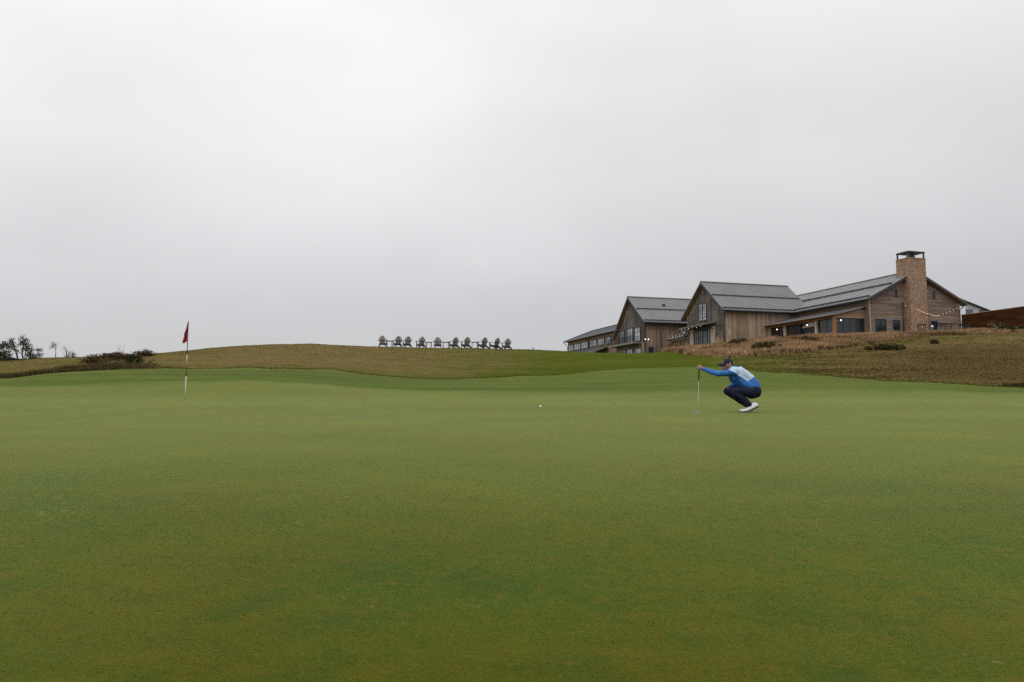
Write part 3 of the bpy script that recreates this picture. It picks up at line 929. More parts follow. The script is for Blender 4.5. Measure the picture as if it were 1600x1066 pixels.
def barn(name, F, sec, L, label, zbase, wall_u, side_mat, gweath, sweath):
    (ua, za), (ur, zr), (ub, zb) = sec
    root = empty(name, F((ua + ub) / 2, L / 2, zbase), label, 'building')
    def under(u):
        return (za + (zr - za) * (u - ua) / (ur - ua) if u < ur else zb + (zr - zb) * (ub - u) / (ub - ur)) - .30
    w0, w1 = wall_u
    m = MB()
    prof = [(w0, zbase - 1.0), (w1, zbase - 1.0), (w1, under(w1) - .02), (ur, under(ur) - .05), (w0, under(w0) - .02)]
    m.prism([F(u, .6, z) for u, z in prof], [F(u, L - .5, z) for u, z in prof], tint=.2, weath=.6)
    wall = m.build('wall', 'siding_upright', root)
    board_wall(wall, F, .60, w0, w1, zbase - .6, lambda u: under(u) - .04, 'siding_upright', gweath(under), 'v')
    board_wall(wall, F, w0, .62, L - .5, zbase - .6, lambda s: under(w0) - .04, side_mat, sweath, 'u', .24)
    m = MB()
    m.box(F, w0 - .065, w0 + .12, .53, .72, zbase - .6, under(w0) - .06, tint=.4, weath=.8)
    m.build('corner_board', 'siding_upright', root)
    gable_roof(root, F, sec, 0, L, .26, bar=(.04, .50))
    return root, under

def gw(under):                     # sheltered boards under the rakes keep their colour
    def f(u, z):
        d = under(u) - z
        lo = .25 if z < 9.5 else 1.0
        return min(lo, .12 + max(0, d - .25) * 1.3)
    return f
barn_b, under_b = barn('timber_barn', FB, ((0, 12.73), (5.30, 17.01), (10.75, 12.60)), 13.55,
                       'middle timber barn with tall paired upper windows and metal awning', 8.0, (.65, 10.05), 'siding_upright', gw, lambda s, z: .08 + .10 * (s > 7) + max(0, (9.8 - z)) * .15)
gB = lambda s, z, o: FB(s, .55 - o, z)
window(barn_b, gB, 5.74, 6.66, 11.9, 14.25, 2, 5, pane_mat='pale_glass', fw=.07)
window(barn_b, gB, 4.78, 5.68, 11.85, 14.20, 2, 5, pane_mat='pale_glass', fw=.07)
for k in range(4):
    window(barn_b, gB, 3.62 + k * 1.1, 4.68 + k * 1.1, 8.15, 10.55, 2, 3, pane_mat='mid_glass', fw=.07, name='door')
m = MB(); m.box(FB, 8.06, 8.95, .36, .55, 7.4, 10.9, tint=.8, weath=.1); m.build('jamb_panel', 'trim_wood', barn_b)
m = MB(); m.box(FB, 2.75, 3.58, .36, .55, 7.4, 10.9, tint=.7, weath=.15); m.build('jamb_panel', 'trim_wood', barn_b)
m = MB()
m.hexa([FB(2.5, -1.15, 11.02), FB(9.3, -1.15, 11.02), FB(9.3, .55, 11.30), FB(2.5, .55, 11.30), FB(2.5, -1.15, 11.16), FB(9.3, -1.15, 11.16), FB(9.3, .55, 11.44), FB(2.5, .55, 11.44)])
for k in range(6): m.mi[k] = 1 if k == 0 else 0
aw = m.build('awning', ['gutter_metal', 'soffit_wood'], barn_b)
for s in (2.8, 9.0):
    m = MB(); m.tube([FB(s, .5, 10.4), FB(s, -.7, 11.08)], .05, 6); m.build('bracket', 'black_metal', aw)
downpipe(barn_b, [FB(.0, .30, 12.5), FB(.35, .34, 12.3), FB(.56, .40, 12.0), FB(.56, .40, 7.6)], mat='gutter_metal')
m = MB(); m.box(FB, .60, 2.7, .50, .56, 10.86, 10.98, tint=.3, weath=.9); m.build('band_board', 'siding_upright', barn_b)

barn_a, under_a = barn('balcony_barn', FA, ((0, 12.73), (5.46, 17.01), (11.25, 11.20)), 14.0,
                       'farther timber barn with a black railed balcony across its gable', 6.9, (.75, 10.75), 'siding_brown', gw, lambda s, z: .15 + max(0, (9.6 - z)) * .25 + .25 * (z > 11.8))
gA = lambda s, z, o: FA(s, .55 - o, z)
window(barn_a, gA, 7.72, 9.46, 10.05, 12.3, 2, 3, pane_mat='mid_glass', fw=.14, name='door')
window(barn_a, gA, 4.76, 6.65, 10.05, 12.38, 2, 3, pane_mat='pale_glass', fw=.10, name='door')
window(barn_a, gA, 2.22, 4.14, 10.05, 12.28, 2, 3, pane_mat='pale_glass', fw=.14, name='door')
window(barn_a, gA, 7.2, 9.3, 7.0, 9.2, 2, 3, pane_mat='mid_glass', fw=.08, name='door')
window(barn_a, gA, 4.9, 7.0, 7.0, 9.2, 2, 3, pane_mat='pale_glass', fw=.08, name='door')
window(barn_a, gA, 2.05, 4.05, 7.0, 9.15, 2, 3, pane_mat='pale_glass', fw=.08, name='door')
m = MB(); m.box(FA, 1.95, 11.2, -.75, .55, 9.72, 9.96)
for k in range(len(m.f)): m.mi[k] = 0
balc = m.build('balcony', 'gutter_metal', barn_a)
m = MB()
m.box(FA, 1.98, 11.17, -.72, -.66, 10.90, 10.97)
m.box(FA, 1.98, 11.17, -.71, -.67, 10.06, 10.10)
m.build('handrail', 'black_metal', balc)
for k in range(8):
    u = 2.0 + (11.12 - 2.0) * k / 7
    m = MB(); m.box(FA, u - .035, u + .035, -.725, -.655, 9.97, 10.90); m.build('railing_post', 'black_metal', balc)
m = MB()
u = 2.1
while u < 11.1:
    m.box(FA, u - .011, u + .011, -.70, -.68, 10.10, 10.90)
    u += .14
m.build('baluster', 'black_metal', balc, kind='stuff')
gAs = lambda s, z, o: FA(.70 - o, s, z)
window(barn_a, gAs, .98, 1.80, 8.3, 9.12, 1, 1, trim='grey_trim')
downpipe(barn_a, [FA(.66, 3.05, 11.42), FA(.66, 3.05, 7.0)])
downpipe(barn_a, [FA(.0, .32, 12.5), FA(.4, .36, 12.3), FA(.62, .40, 12.0), FA(.62, .40, 6.6)])
m = MB(); m.box(FA, 5.30, 5.62, .47, .55, 15.6, 16.2); m.build('vent', 'dark_frame', barn_a)
m = MB(); m.box(FA, 3.5, 3.85, 4.95, 5.3, 15.5, 15.9); m.build('roof_vent', 'roof_edge', barn_a)

# low link between the barns
link = empty('link_building', FB(12.8, 2, 8.0), 'low link with a small lean-to roof between the two barns', 'building')
m = MB(); m.box(FB, 10.25, 14.9, .75, 3.4, 6.8, 9.86, tint=.3, weath=.4); lw = m.build('wall', 'siding_brown', link)
board_wall(lw, FB, .75, 10.25, 14.9, 7.0, lambda s: 9.84, 'siding_brown', lambda s, z: .3, 'v', .24)
m = MB()
m.hexa([FB(10.2, .2, 9.90), FB(15.2, .2, 9.90), FB(15.2, 3.6, 11.2), FB(10.2, 3.6, 11.2), FB(10.2, .2, 10.16), FB(15.2, .2, 10.16), FB(15.2, 3.6, 11.46), FB(10.2, 3.6, 11.46)])
lr = m.build('roof', 'roof_edge', link)
m = MB()
for k in range(12):
    u = 10.25 + 4.9 * k / 11
    m.hexa([FB(u - .02, .2, 10.165), FB(u + .02, .2, 10.165), FB(u + .02, 3.6, 11.465), FB(u - .02, 3.6, 11.465), FB(u - .02, .2, 10.23), FB(u + .02, .2, 10.23), FB(u + .02, 3.6, 11.53), FB(u - .02, 3.6, 11.53)])
m.build('standing_seam', 'roof_seam', lr, kind='stuff')
window(link, lambda s, z, o: FB(s, .70 - o, z), 11.9, 12.5, 7.9, 8.6, 1, 1)

# hip-roofed wing running off behind the balcony barn
wing = empty('hip_roofed_wing', FA(22, 3, 6.9), 'low hip roofed wing with a long band of paned windows', 'building')
WB, WE = .8, 33.0
m = MB(); m.box(FA, 11.3, 32.5, WB, 9.2, 6.4, 12.38, tint=.5, weath=.2); ww = m.build('wall', 'siding_level', wing)
m = MB()
z = 9.9
while z < 12.35:
    m.box(FA, 11.3, 32.52, WB - .035, WB + .01, z, z + .17, tint=rnd(.3, .8), weath=rnd(0, .3))
    z += .185
m.build('siding', 'siding_level', ww, kind='stuff')
m = MB()
m.add([FA(9.5, .2, 12.5), FA(33.2, .2, 12.5), FA(33.2, 9.8, 12.5), FA(9.5, 9.8, 12.5), FA(9.5, 5.0, 14.45), FA(31.3, 5.0, 14.45),
       FA(9.5, .2, 12.38), FA(33.2, .2, 12.38), FA(33.2, 9.8, 12.38), FA(9.5, 9.8, 12.38)],
      [(0, 1, 5, 4), (2, 3, 4, 5), (1, 2, 5), (3, 0, 4)])
m.add([FA(9.5, .2, 12.5), FA(33.2, .2, 12.5), FA(33.2, 9.8, 12.5), FA(9.5, 9.8, 12.5),
       FA(9.5, .2, 12.38), FA(33.2, .2, 12.38), FA(33.2, 9.8, 12.38), FA(9.5, 9.8, 12.38)], [(0, 4, 5, 1), (1, 5, 6, 2), (3, 7, 4, 0), (7, 6, 5, 4)], mi=1)
wr = m.build('roof', ['shingle', 'gutter_metal'], wing)
m = MB(); m.tube([FA(9.5, .1, 12.43), FA(33.2, .1, 12.43)], .09, 6); m.build('gutter', 'gutter_metal', wr)
m = MB(); m.tube([FA(10, 5.0, 14.5), FA(31.3, 5.0, 14.5), FA(33.1, .3, 12.56)], .09, 6); m.build('ridge_cap', 'roof_edge', wr)
gC = lambda s, z, o: FA(s, WB - .035 - o, z)
for s0, s1 in ((29.5, 32.1), (26.15, 29.3), (22.85, 25.95), (19.1, 22.0), (15.75, 18.5), (13.3, 15.1)):
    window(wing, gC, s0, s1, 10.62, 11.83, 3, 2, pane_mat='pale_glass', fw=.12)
downpipe(wing, [FA(22.45, .15, 12.3), FA(22.45, .5, 12.05), FA(22.45, WB - .1, 11.9), FA(22.45, WB - .1, 10.3)])
downpipe(wing, [FA(33.1, .15, 12.3), FA(32.7, .5, 11.9), FA(32.55, WB - .1, 11.5), FA(32.55, WB - .1, 8.3)])
m = MB()
m.add([FA(14.2, WB, 10.45), FA(34.4, WB, 10.45), FA(36.0, -1.9, 9.35), FA(14.2, -1.9, 9.35),
       FA(14.2, WB, 10.28), FA(34.4, WB, 10.28), FA(36.0, -1.9, 9.18), FA(14.2, -1.9, 9.18)],
      [(0, 1, 2, 3)], mi=0)
m.add([FA(14.2, WB, 10.45), FA(34.4, WB, 10.45), FA(36.0, -1.9, 9.35), FA(14.2, -1.9, 9.35),
       FA(14.2, WB, 10.28), FA(34.4, WB, 10.28), FA(36.0, -1.9, 9.18), FA(14.2, -1.9, 9.18)],
      [(0, 3, 7, 4), (3, 2, 6, 7), (2, 1, 5, 6), (4, 7, 6, 5), (1, 0, 4, 5)], mi=1)
m.build('porch_roof', ['shingle', 'gutter_metal'], wing)
for s in (14.5, 19, 23.5, 28):
    m = MB(); m.box(FA, s - .1, s + .1, -1.7, -1.5, 6.4, 9.2); m.build('post', 'siding_brown', wing)

# grey shed beyond the fence
sh = empty('grey_shed', (72, 131, 8.3), 'pale grey metal shed with a low gable behind the board fence', 'building')
Ys = 130.0
ax, az = pz(1484, 459.5, Ys).x, pz(1484, 459.5, Ys).z
ex, ez = pz(1551, 486, Ys).x, pz(1551, 486, Ys).z
lx = ax - (ex - ax)
m = MB()
prof = [(lx + .4, 8.0), (ex - .4, 8.0), (ex - .4, ez - .1), (ax, az - .3), (lx + .4, ez - .1)]
m.prism([I3(x, Ys + .4, z) for x, z in prof], [I3(x, Ys + 12, z) for x, z in prof])
m.build('wall', 'shed_wall', sh)
m = MB()
for a, b in (((lx, ez), (ax, az)), ((ax, az), (ex, ez))):
    m.prism([I3(a[0], Ys, a[1]), I3(b[0], Ys, b[1]), I3(b[0], Ys, b[1] - .22), I3(a[0], Ys, a[1] - .22)],
            [I3(a[0], Ys + 12.4, a[1]), I3(b[0], Ys + 12.4, b[1]), I3(b[0], Ys + 12.4, b[1] - .22), I3(a[0], Ys + 12.4, a[1] - .22)])
m.build('roof', 'cap_metal', sh)
for x0, x1, y0, y1 in ((1509.3, 1513, 483.2, 490), (1513.8, 1517.2, 483.2, 490), (1518, 1521.5, 483.2, 490), (1532, 1538.5, 484, 489), (1539.5, 1545, 484.6, 489)):
    p, q = pz(x0, y1, Ys), pz(x1, y0, Ys)
    window(sh, lambda s, z, o: I3(s, Ys + .38 - o, z), p.x, q.x, p.z, q.z, 1, 1, frame_mat='grey_trim', pane_mat='mid_glass', fw=.05)

# pale canvas screen at the hall's far corner
scr = empty('canvas_screen', FR(15.0, 4, 8.4), 'white canvas screen between the hall corner and the grey shed', 'screen')
p0, p1 = pz(1501.0, 500, 100), pz(1508.3, 478.0, 100)
m = MB(); m.hexa([I3(p0.x, 100, p0.z), I3(p1.x, 100, p0.z), I3(p1.x, 100.05, p0.z), I3(p0.x, 100.05, p0.z), I3(p0.x, 100, p1.z - .15), I3(p1.x, 100, p1.z), I3(p1.x, 100.05, p1.z), I3(p0.x, 100.05, p1.z - .15)])
m.build('canvas', 'white_panel', scr)
for x in (p0.x, p1.x):
    m = MB(); m.tube([I3(x, 100.08, 8.0), I3(x, 100.08, p1.z)], .04, 6); m.build('pole', 'black_metal', scr)

# board fence running towards the camera from the hall
fence = empty('board_fence', FR(13.95, -6, 8.4), 'tall red-brown board fence running out from the dining hall', 'fence')
nb, bay, zt0 = 13, 2.4, 11.33
for b in range(6):
    v1 = .45 - b * bay; v0 = v1 - bay + .012
    m = MB(); m.box(FR, 13.95, 14.09, v0 - .07, v0 + .05, 7.6, zt0 - .05, tint=.3, weath=.6); m.build('fence_post', 'fence_wood', fence)
    for k in range(nb):
        zt = zt0 - k * .255
        m = MB()
        jut = rnd(0, .03)
        m.box(FR, 13.88 - jut, 13.945, v0, v1, zt - .232, zt, tint=rnd(.1, 1.0), weath=rnd(0, .7))
        m.build('fence_board', 'fence_wood', fence)
m = MB(); m.box(FR, 13.948, 13.96, .45 - 6 * bay, .44, 7.9, zt0 - .02, tint=.0, weath=1.0); m.build('light_stop_board', 'fence_wood', fence)  # added dark sheet, keeps light from leaking through the board gaps
m = MB(); m.box(FR, 13.84, 14.12, .45 - 6 * bay, .47, zt0 + .003, zt0 + .06, tint=.8, weath=.2); m.build('fence_cap', 'trim_wood', fence)

# ------------------------------------------------------------------ string lights
def string_lights(pts, nbulb, label, sag=0.0):
    pts = [Vector(p) for p in pts]
    root = empty('string_lights', pts[0], label, 'string lights', None)
    path = []
    for a, b in zip(pts, pts[1:]):
        for k in range(12):
            t = k / 12
            p = a.lerp(b, t); p.z -= sag * 4 * t * (1 - t)
            path.append(p)
    path.append(pts[-1])
    m = MB(); m.tube(path, .012, 4); m.build('cable', 'black_metal', root)
    me = None
    for k in range(nbulb):
        t = (k + .5) / nbulb * (len(path) - 1)
        i = int(t)
        p = path[i].lerp(path[i + 1], t - i) - Vector((0, 0, .07))
        if me is None:
            m = MB(); m.ball((0, 0, 0), (.034, .034, .045), 6, 4); me = m.mesh('bulb', 'warm_bulb')
        o = bpy.data.objects.new('bulb', me); COL.objects.link(o); o.parent = root; o.location = p - pts[0]
    return root
string_lights([FR(5.45, .38, 12.3), FR(6.7, -.55, 11.65), FR(8.25, -.55, 11.2), FR(10.2, .05, 11.2), FR(13.6, .05, 12.5)], 26, 'string of warm bulbs slung across the chimney and gable', .10)
string_lights([FB(8.9, -1.2, 11.0), FB(6, -1.2, 11.0), FB(2.9, -1.2, 11.0)], 6, 'string of bulbs along the front edge of the awning', .12)
string_lights([FA(.6, 4.0, 10.9), FA(-3, 4.6, 11.0), FB(10.2, .4, 11.6)], 9, 'string of bulbs strung from barn to barn above the link roof', .25)
string_lights([FB(14.9, .1, 10.35), FB(10.3, .1, 10.45)], 7, 'string of bulbs along the eave of the link roof', .1)
for i, s in enumerate((.45, .95)):
    root = empty('wall_lamp', FA(.62, s, 10.2), ('bright wall lamp next to the corner downpipe of the balcony barn', 'bright wall lamp second from the corner downpipe of the balcony barn')[i], 'lamp', 'bright wall lamps on the balcony barn')
    m = MB(); m.ball(FA(.50, s, 10.2), .085, 8, 5); m.build('globe', 'porch_bulb', root)
    m = MB(); m.tube([FA(.70, s, 10.3), FA(.50, s, 10.34)], .03, 5); m.build('arm', 'black_metal', root)

# ------------------------------------------------------------------ patio furniture by the hall
def ground_pt(px, Y):
    x = (px - 800) / FPX * Y * 1.004
    return Vector((x, Y, ground(x, Y)))
def bar_table(px, Y, w, h, label, legs=2, top='beam_wood', legm='black_metal'):
    p = ground_pt(px, Y)
    root = empty('bar_table', p, label, 'table')
    m = MB(); T = lambda u, v, z: p + Vector((u, v, z))
    m.box(T, -w / 2, w / 2, -.35, .35, h - .07, h, tint=.3, weath=.5); m.build('tabletop', top, root)
    for k in range(legs):
        x = -w * .28 + w * .56 * k / max(1, legs - 1)
        for yy in (-.22, .22):
            m = MB(); m.tube([T(x, yy, -.05), T(x, yy, h - .07)], .04, 6); m.build('leg', legm, root)
def stool(px, Y, h, label, m2='grey_trim'):
    p = ground_pt(px, Y)
    root = empty('bar_stool', p, label, 'stool', 'pale stools by the patio tables')
    m = MB(); T = lambda u, v, z: p + Vector((u, v, z))
    m.box(T, -.19, .19, -.19, .19, h - .05, h); m.build('seat', 'black_metal', root)
    for sx in (-.15, .15):
        for sy in (-.15, .15):
            m = MB(); m.tube([T(sx * 1.25, sy * 1.25, -.03), T(sx, sy, h - .05)], .022, 5); m.build('leg', m2, root)
bar_table(1441.5, 86.5, .98, 1.13, 'square bar table on two dark legs before the chimney')
bar_table(1481, 87.0, 2.0, 1.08, 'long dark bar table beside the hall door', 3, 'black_metal', 'grey_trim')
bar_table(1508, 87.5, 1.2, 1.02, 'dark bar table at the foot of the fence with pale stools', 2, 'black_metal', 'black_metal')
bar_table(1558, 84.5, 1.0, 1.0, 'dark table half hidden in tall grass along the fence', 2, 'black_metal', 'soffit_wood')
for px, h, lab in ((1469, .85, 'pale stool nearest the door at the long bar table'), (1476, .85, 'pale stool second along the long bar table'), (1487, .8, 'pale stool at the fence end of the long bar table'), (1503, .8, 'pale stool at the hall side of the fence table'), (1513, .8, 'pale stool at the far end of the fence table')):
    stool(px, 86.3, h, lab)
p = ground_pt(1457.6, 85.5)
root = empty('bollard_lamp', p, 'white ball topped bollard post before the hall door', 'post')
m = MB(); m.tube([p + I3(0, 0, -.1), p + I3(0, 0, .62)], .055, 8); m.build('post', 'grey_trim', root)
m = MB(); m.ball(p + I3(0, 0, .74), .14, 10, 6); m.build('globe', 'white_panel', root)
for i, b in enumerate((3.2, 4.1)):
    root = empty('air_conditioner', FA(-.2, b, 7.9), ('grey air conditioner box beside the downpipe of the balcony barn', 'grey air conditioner box nearer the link building')[i], 'air conditioner', 'air conditioner boxes by the barn wall')
    m = MB(); m.box(FA, -.55, .1, b - .4, b + .4, 7.6, 8.85); m.build('casing', 'cap_metal', root)
    m = MB()
    for k in range(6): m.box(FA, -.575, -.552, b - .34, b + .34, 7.85 + k * .15, 7.93 + k * .15)
    m.build('grille', 'black_metal', root)

# ------------------------------------------------------------------ chairs on the mound
def make_chair():
    root = empty('adirondack_chair', (0, 0, 0), 'x', 'chair', 'Adirondack chairs along the mound crest')
    T = I3
    # front is -y
    m = MB()
    for k in range(6):                                    # seat slats, sloping back
        y0 = -.42 + k * .10
        z0 = .40 - k * .026
        m.hexa([T(-.27, y0, z0 - .025), T(.27, y0, z0 - .025), T(.27, y0 + .09, z0 - .048), T(-.27, y0 + .09, z0 - .048),
                T(-.27, y0, z0), T(.27, y0, z0), T(.27, y0 + .09, z0 - .023), T(-.27, y0 + .09, z0 - .023)], tint=rnd(.3, .7))
    m.box(T, -.29, .29, -.46, -.43, .27, .41, mi=1)
    m.build('seat', ['slat_wood', 'black_metal'], root)
    for k in range(5):                                    # fanned back slats
        s = k - 2
        xb, xt = s * .092, s * .122
        top = .985 - .045 * s * s
        yb, yt = .12, .40
        hw, hw2 = .042, .056
        zb = .27
        yy = lambda z: yb + (yt - yb) * (z - zb) / .72
        prof = [(xb - hw, zb), (xb + hw, zb), (xt + hw2, top - .05), (xt + hw2 * .5, top), (xt - hw2 * .5, top), (xt - hw2, top - .05)]
        m = MB()
        m.prism([T(x, yy(z), z) for x, z in prof], [T(x, yy(z) + .022, z - .006) for x, z in prof], tint=rnd(.15, .85), weath=rnd(.2, .7))
        m.build('back_slat', 'slat_wood', root)
    m = MB(); m.box(T, -.30, .30, .30, .33, .52, .58); m.build('back_rail', 'black_metal', root)
    m = MB(); m.box(T, -.265, .265, .155, .185, .13, .30); m.build('apron', 'black_metal', root)
    for s in (-1, 1):
        m = MB()
        prof = [(s * .27, -.52), (s * .44, -.50), (s * .42, .05), (s * .34, .34), (s * .28, .34)]
        m.prism([T(x, y, .575) for x, y in prof], [T(x, y, .60) for x, y in prof]); m.build('arm', 'black_metal', root)
        m = MB(); m.box(T, s * .31 - .02, s * .31 + .02, -.47, -.34, -.06, .574); m.build('leg', 'black_metal', root)
        m = MB()
        a = [(-.46, .27), (-.46, .41), (.10, .27), (.62, .04), (.62, -.05), (.50, -.05)]
        m.prism([T(s * .28 - .015, y, z) for y, z in a], [T(s * .28 + .015, y, z) for y, z in a]); m.build('side_rail', 'black_metal', root)
    return root
ORD = ['at the flagstick end of the row, seen square on', 'second from the flagstick end, beyond the first little table', 'third from the flagstick end, close beside its neighbour',
       'fourth from the flagstick end, with open grass on one side', 'between the two middle side tables, seen square on', 'beyond the third side table, turned to the flagstick',
       'fourth from the clubhouse end, standing before a side table', 'third from the clubhouse end, touching the last side table', 'next to last at the clubhouse end, turned most to the flagstick',
       'at the clubhouse end of the row']
CH = [(597.8, 3), (621.5, 20), (636.5, 20), (658, 23), (684, 6), (710, 27), (728.5, 24), (755, 31), (774, 42), (792, 18)]
chair0 = make_chair()
CHD = 75.0
for i, (px, yaw) in enumerate(CH):
    c = chair0 if i == 0 else copy_tree(chair0)
    Y = CHD - .4 + .8 * ((i * 37) % 10) / 10
    x = (px - 800) / FPX * Y * 1.003
    c.location = (x, Y, ground(x, Y) + .02)
    c.rotation_euler = (0, 0, math.pi + math.radians(yaw))
    c.scale = (1.04, 1.04, 1.04)
    c['label'] = 'weathered Adirondack chair ' + ORD[i]
def make_side_table():
    root = empty('side_table', (0, 0, 0), 'x', 'side table', 'little dark side tables between the chairs')
    m = MB(); m.box(I3, -.26, .26, -.22, .22, .46, .50); m.build('tabletop', 'black_metal', root)
    for sx in (-1, 1):
        for sy in (-1, 1):
            m = MB(); m.box(I3, sx * .21 - .02, sx * .21 + .02, sy * .17 - .02, sy * .17 + .02, -.06, .459); m.build('leg', 'grey_trim', root)
    return root
tab0 = make_side_table()
for i, (px, lab) in enumerate(((608.5, 'little dark side table between the first two chairs at the flagstick end'), (670, 'little dark side table between the fourth chair and the square-on middle chair'),
                               (696.5, 'little dark side table on the clubhouse side of the square-on middle chair'), (741.5, 'little dark side table nearest the clubhouse'))):
    c = tab0 if i == 0 else copy_tree(tab0)
    x = (px - 800) / FPX * CHD * 1.003
    c.location = (x, CHD, ground(x, CHD) + .02)
    c.scale = (1.12, 1.12, 1.12)
    c['label'] = lab
x = (833 - 800) / FPX * 77
m = MB(); p = I3(x, 77, ground(x, 77)); m.tube([p + I3(0, 0, -.1), p + I3(0, 0, .24)], .055, 6)
tag(m.build('marker_post', 'black_metal', None, p), 'short dark marker post on the crest past the last chair', 'post')

# ------------------------------------------------------------------ flagstick and ball
fp = pz(289.3, 624, 21.5)
fp.z = ground(fp.x, 21.5)
flag = empty('flagstick', fp, 'striped golf flagstick with a limp red flag', 'flagstick')
H = 2.11
bands = ((-.05, .63, 'pole_white'), (.63, .92, 'pole_dark'), (.92, 1.22, 'pole_white'), (1.22, 1.48, 'pole_dark'), (1.48, H, 'pole_dark'))
for i, (a, b, mt) in enumerate(bands):
    m = MB(); m.tube([fp + I3(.012 * a / 2, 0, a), fp + I3(.012 * b / 2, 0, b)], .0115 if i else .0125, 8); m.build('pole_band' if i else 'pole', mt, flag)
m = MB(); m.ball(fp + I3(.012, 0, H), .018, 8, 5); m.build('finial', 'pole_dark', flag)
# hanging cloth: (height below top, left edge, right edge) in metres beside the pole
OUT = [(0.0, -.006, .010), (.06, -.022, .012), (.14, -.045, .014), (.22, -.070, .012), (.30, -.098, .010), (.345, -.118, .008), (.365, -.105, .012), (.40, -.108, .020), (.46, -.122, .024), (.52, -.135, .004), (.56, -.137, -.050), (.585, -.110, -.085)]
def cloth(t0, t1, s0, s1, ns, nt, off):
    vs = []
    for i in range(nt):
        d = t0 + (t1 - t0) * i / (nt - 1)
        L = np.interp(d, [o[0] for o in OUT], [o[1] for o in OUT]); R = np.interp(d, [o[0] for o in OUT], [o[2] for o in OUT])
        for j in range(ns):
            s = s0 + (s1 - s0) * j / (ns - 1)
            x = L + (R - L) * s
            amp = .035 * min(1, d / .25)
            y = amp * math.sin(s * 9.0 + d * 5) - .015 + .02 * math.sin(d * 16) * s
            vs.append(fp + I3(x + .012, y + off, H - d))
    fs = [(i * ns + j, i * ns + j + 1, (i + 1) * ns + j + 1, (i + 1) * ns + j) for i in range(nt - 1) for j in range(ns - 1)]
    return vs, fs
m = MB(); vs, fs = cloth(0, .585, 0, 1, 14, 26, 0); m.add(vs, fs, smooth=True)
fl = m.build('flag', 'flag_cloth', flag)
md = fl.modifiers.new('thickness', 'SOLIDIFY'); md.thickness = .004
m = MB(); vs, fs = cloth(.34, .50, .62, .95, 8, 8, -.006); m.add(vs, fs, smooth=True); m.build('flag_emblem', 'flag_print', fl)

bp = pz(844.5, 634, 18.0)
m = MB(); gz = ground(bp.x, 18.0); m.ball(I3(bp.x, 18.0, gz + .024), .0255, 18, 12)
tag(m.build('golf_ball', 'ball_white', None, I3(bp.x, 18.0, gz)), 'white golf ball lying on the green short of the fringe', 'golf ball')

# ------------------------------------------------------------------ the golfer
def rcone(m, p0, p1, r0, r1, n=14):
    p0, p1 = Vector(p0), Vector(p1)
    k = 6
    d = p1 - p0
    L = d.length
    dn = d / L
    pts, rs = [], []
    for i in range(k + 1):                                # rounded start
        a = -math.pi / 2 + math.pi / 2 * i / k
        pts.append(p0 + dn * (r0 * math.sin(a))); rs.append(max(1e-4, r0 * math.cos(a)))
    for i in range(k + 1):
        a = math.pi / 2 * i / k
        pts.append(p1 + dn * (r1 * math.sin(a))); rs.append(max(1e-4, r1 * math.cos(a)))
    m.tube(pts, rs, n)
def chain(m, pts, rs, n=14):
    for i in range(len(pts) - 1):
        rcone(m, pts[i], pts[i + 1], rs[i], rs[i + 1], n)
def solid(m, name, mats, parent, origin, voxel, smooth=4, wrinkle=0.0, wscale=14.0, pick=None):
    """fuse overlapping volumes into ONE continuous surface"""
    me = m.mesh(name, mats, origin)
    ob = bpy.data.objects.new(name, me); COL.objects.link(ob)
    md = ob.modifiers.new('fuse', 'REMESH'); md.mode = 'VOXEL'; md.voxel_size = voxel
    md.use_smooth_shade = True
    sm = ob.modifiers.new('soften', 'SMOOTH'); sm.factor = .5; sm.iterations = smooth
    dg = bpy.context.evaluated_depsgraph_get()
    ev = ob.evaluated_get(dg)
    new = bpy.data.meshes.new_from_object(ev)
    ob.modifiers.clear()
    ob.data = new
    bpy.data.meshes.remove(me)
    new.name = name
    n = len(new.vertices)
    co = np.zeros(n * 3, np.float32); new.vertices.foreach_get('co', co); co = co.reshape(-1, 3)
    if wrinkle:
        no = np.zeros(n * 3, np.float32); new.vertices.foreach_get('normal', no); no = no.reshape(-1, 3)
        a = (co[:, 0] * .8 + co[:, 2] * .6) * wscale
        b = (co[:, 0] * -.6 + co[:, 2] * .8) * wscale * .45 + co[:, 1] * 3
        w = fbm(a, b, 31, 3) * wrinkle
        co = co + no * w[:, None]
        new.vertices.foreach_set('co', co.astype(np.float32).ravel())
    mats = mats if isinstance(mats, (list, tuple)) else [mats]
    new.materials.clear()
    for q in mats: new.materials.append(MATS[q])
    if pick is not None:
        idx = [pick(p.center) for p in new.polygons]
        new.polygons.foreach_set('material_index', idx)
    new.polygons.foreach_set('use_smooth', np.ones(len(new.polygons), bool))
    new.update()
    if parent is not None:
        ob.parent = parent
    else:
        ob.location = origin
    return ob
gx, gy = 4.705, 16.4
gp = Vector((gx, gy, ground(gx, gy) + .003))
W = lambda x, y, z: gp + Vector((x, y, z))
m = MB()
# head, face and neck
head = Vector((-.268, 0, .985))
rcone(m, W(-.255, 0, 1.01), W(-.262, 0, .985), .098, .096, 18)
rcone(m, W(-.285, 0, .955), W(-.318, 0, .915), .078, .05, 16)          # cheeks to chin
rcone(m, W(-.338, 0, .902), W(-.345, 0, .898), .026, .024, 10)         # chin
rcone(m, W(-.358, 0, .978), W(-.384, 0, .950), .011, .015, 10)         # nose
rcone(m, W(-.352, -.03, .990), W(-.352, .03, .990), .017, .017, 10)    # brow
rcone(m, W(-.352, -.022, .925), W(-.352, .022, .925), .010, .010, 8)   # lips
for s in (-1, 1):
    rcone(m, W(-.235, s * .094, .965), W(-.228, s * .100, .995), .016, .019, 10)
chain(m, [W(-.24, 0, .95), W(-.175, 0, .90), W(-.10, 0, .84)], [.068, .066, .09])
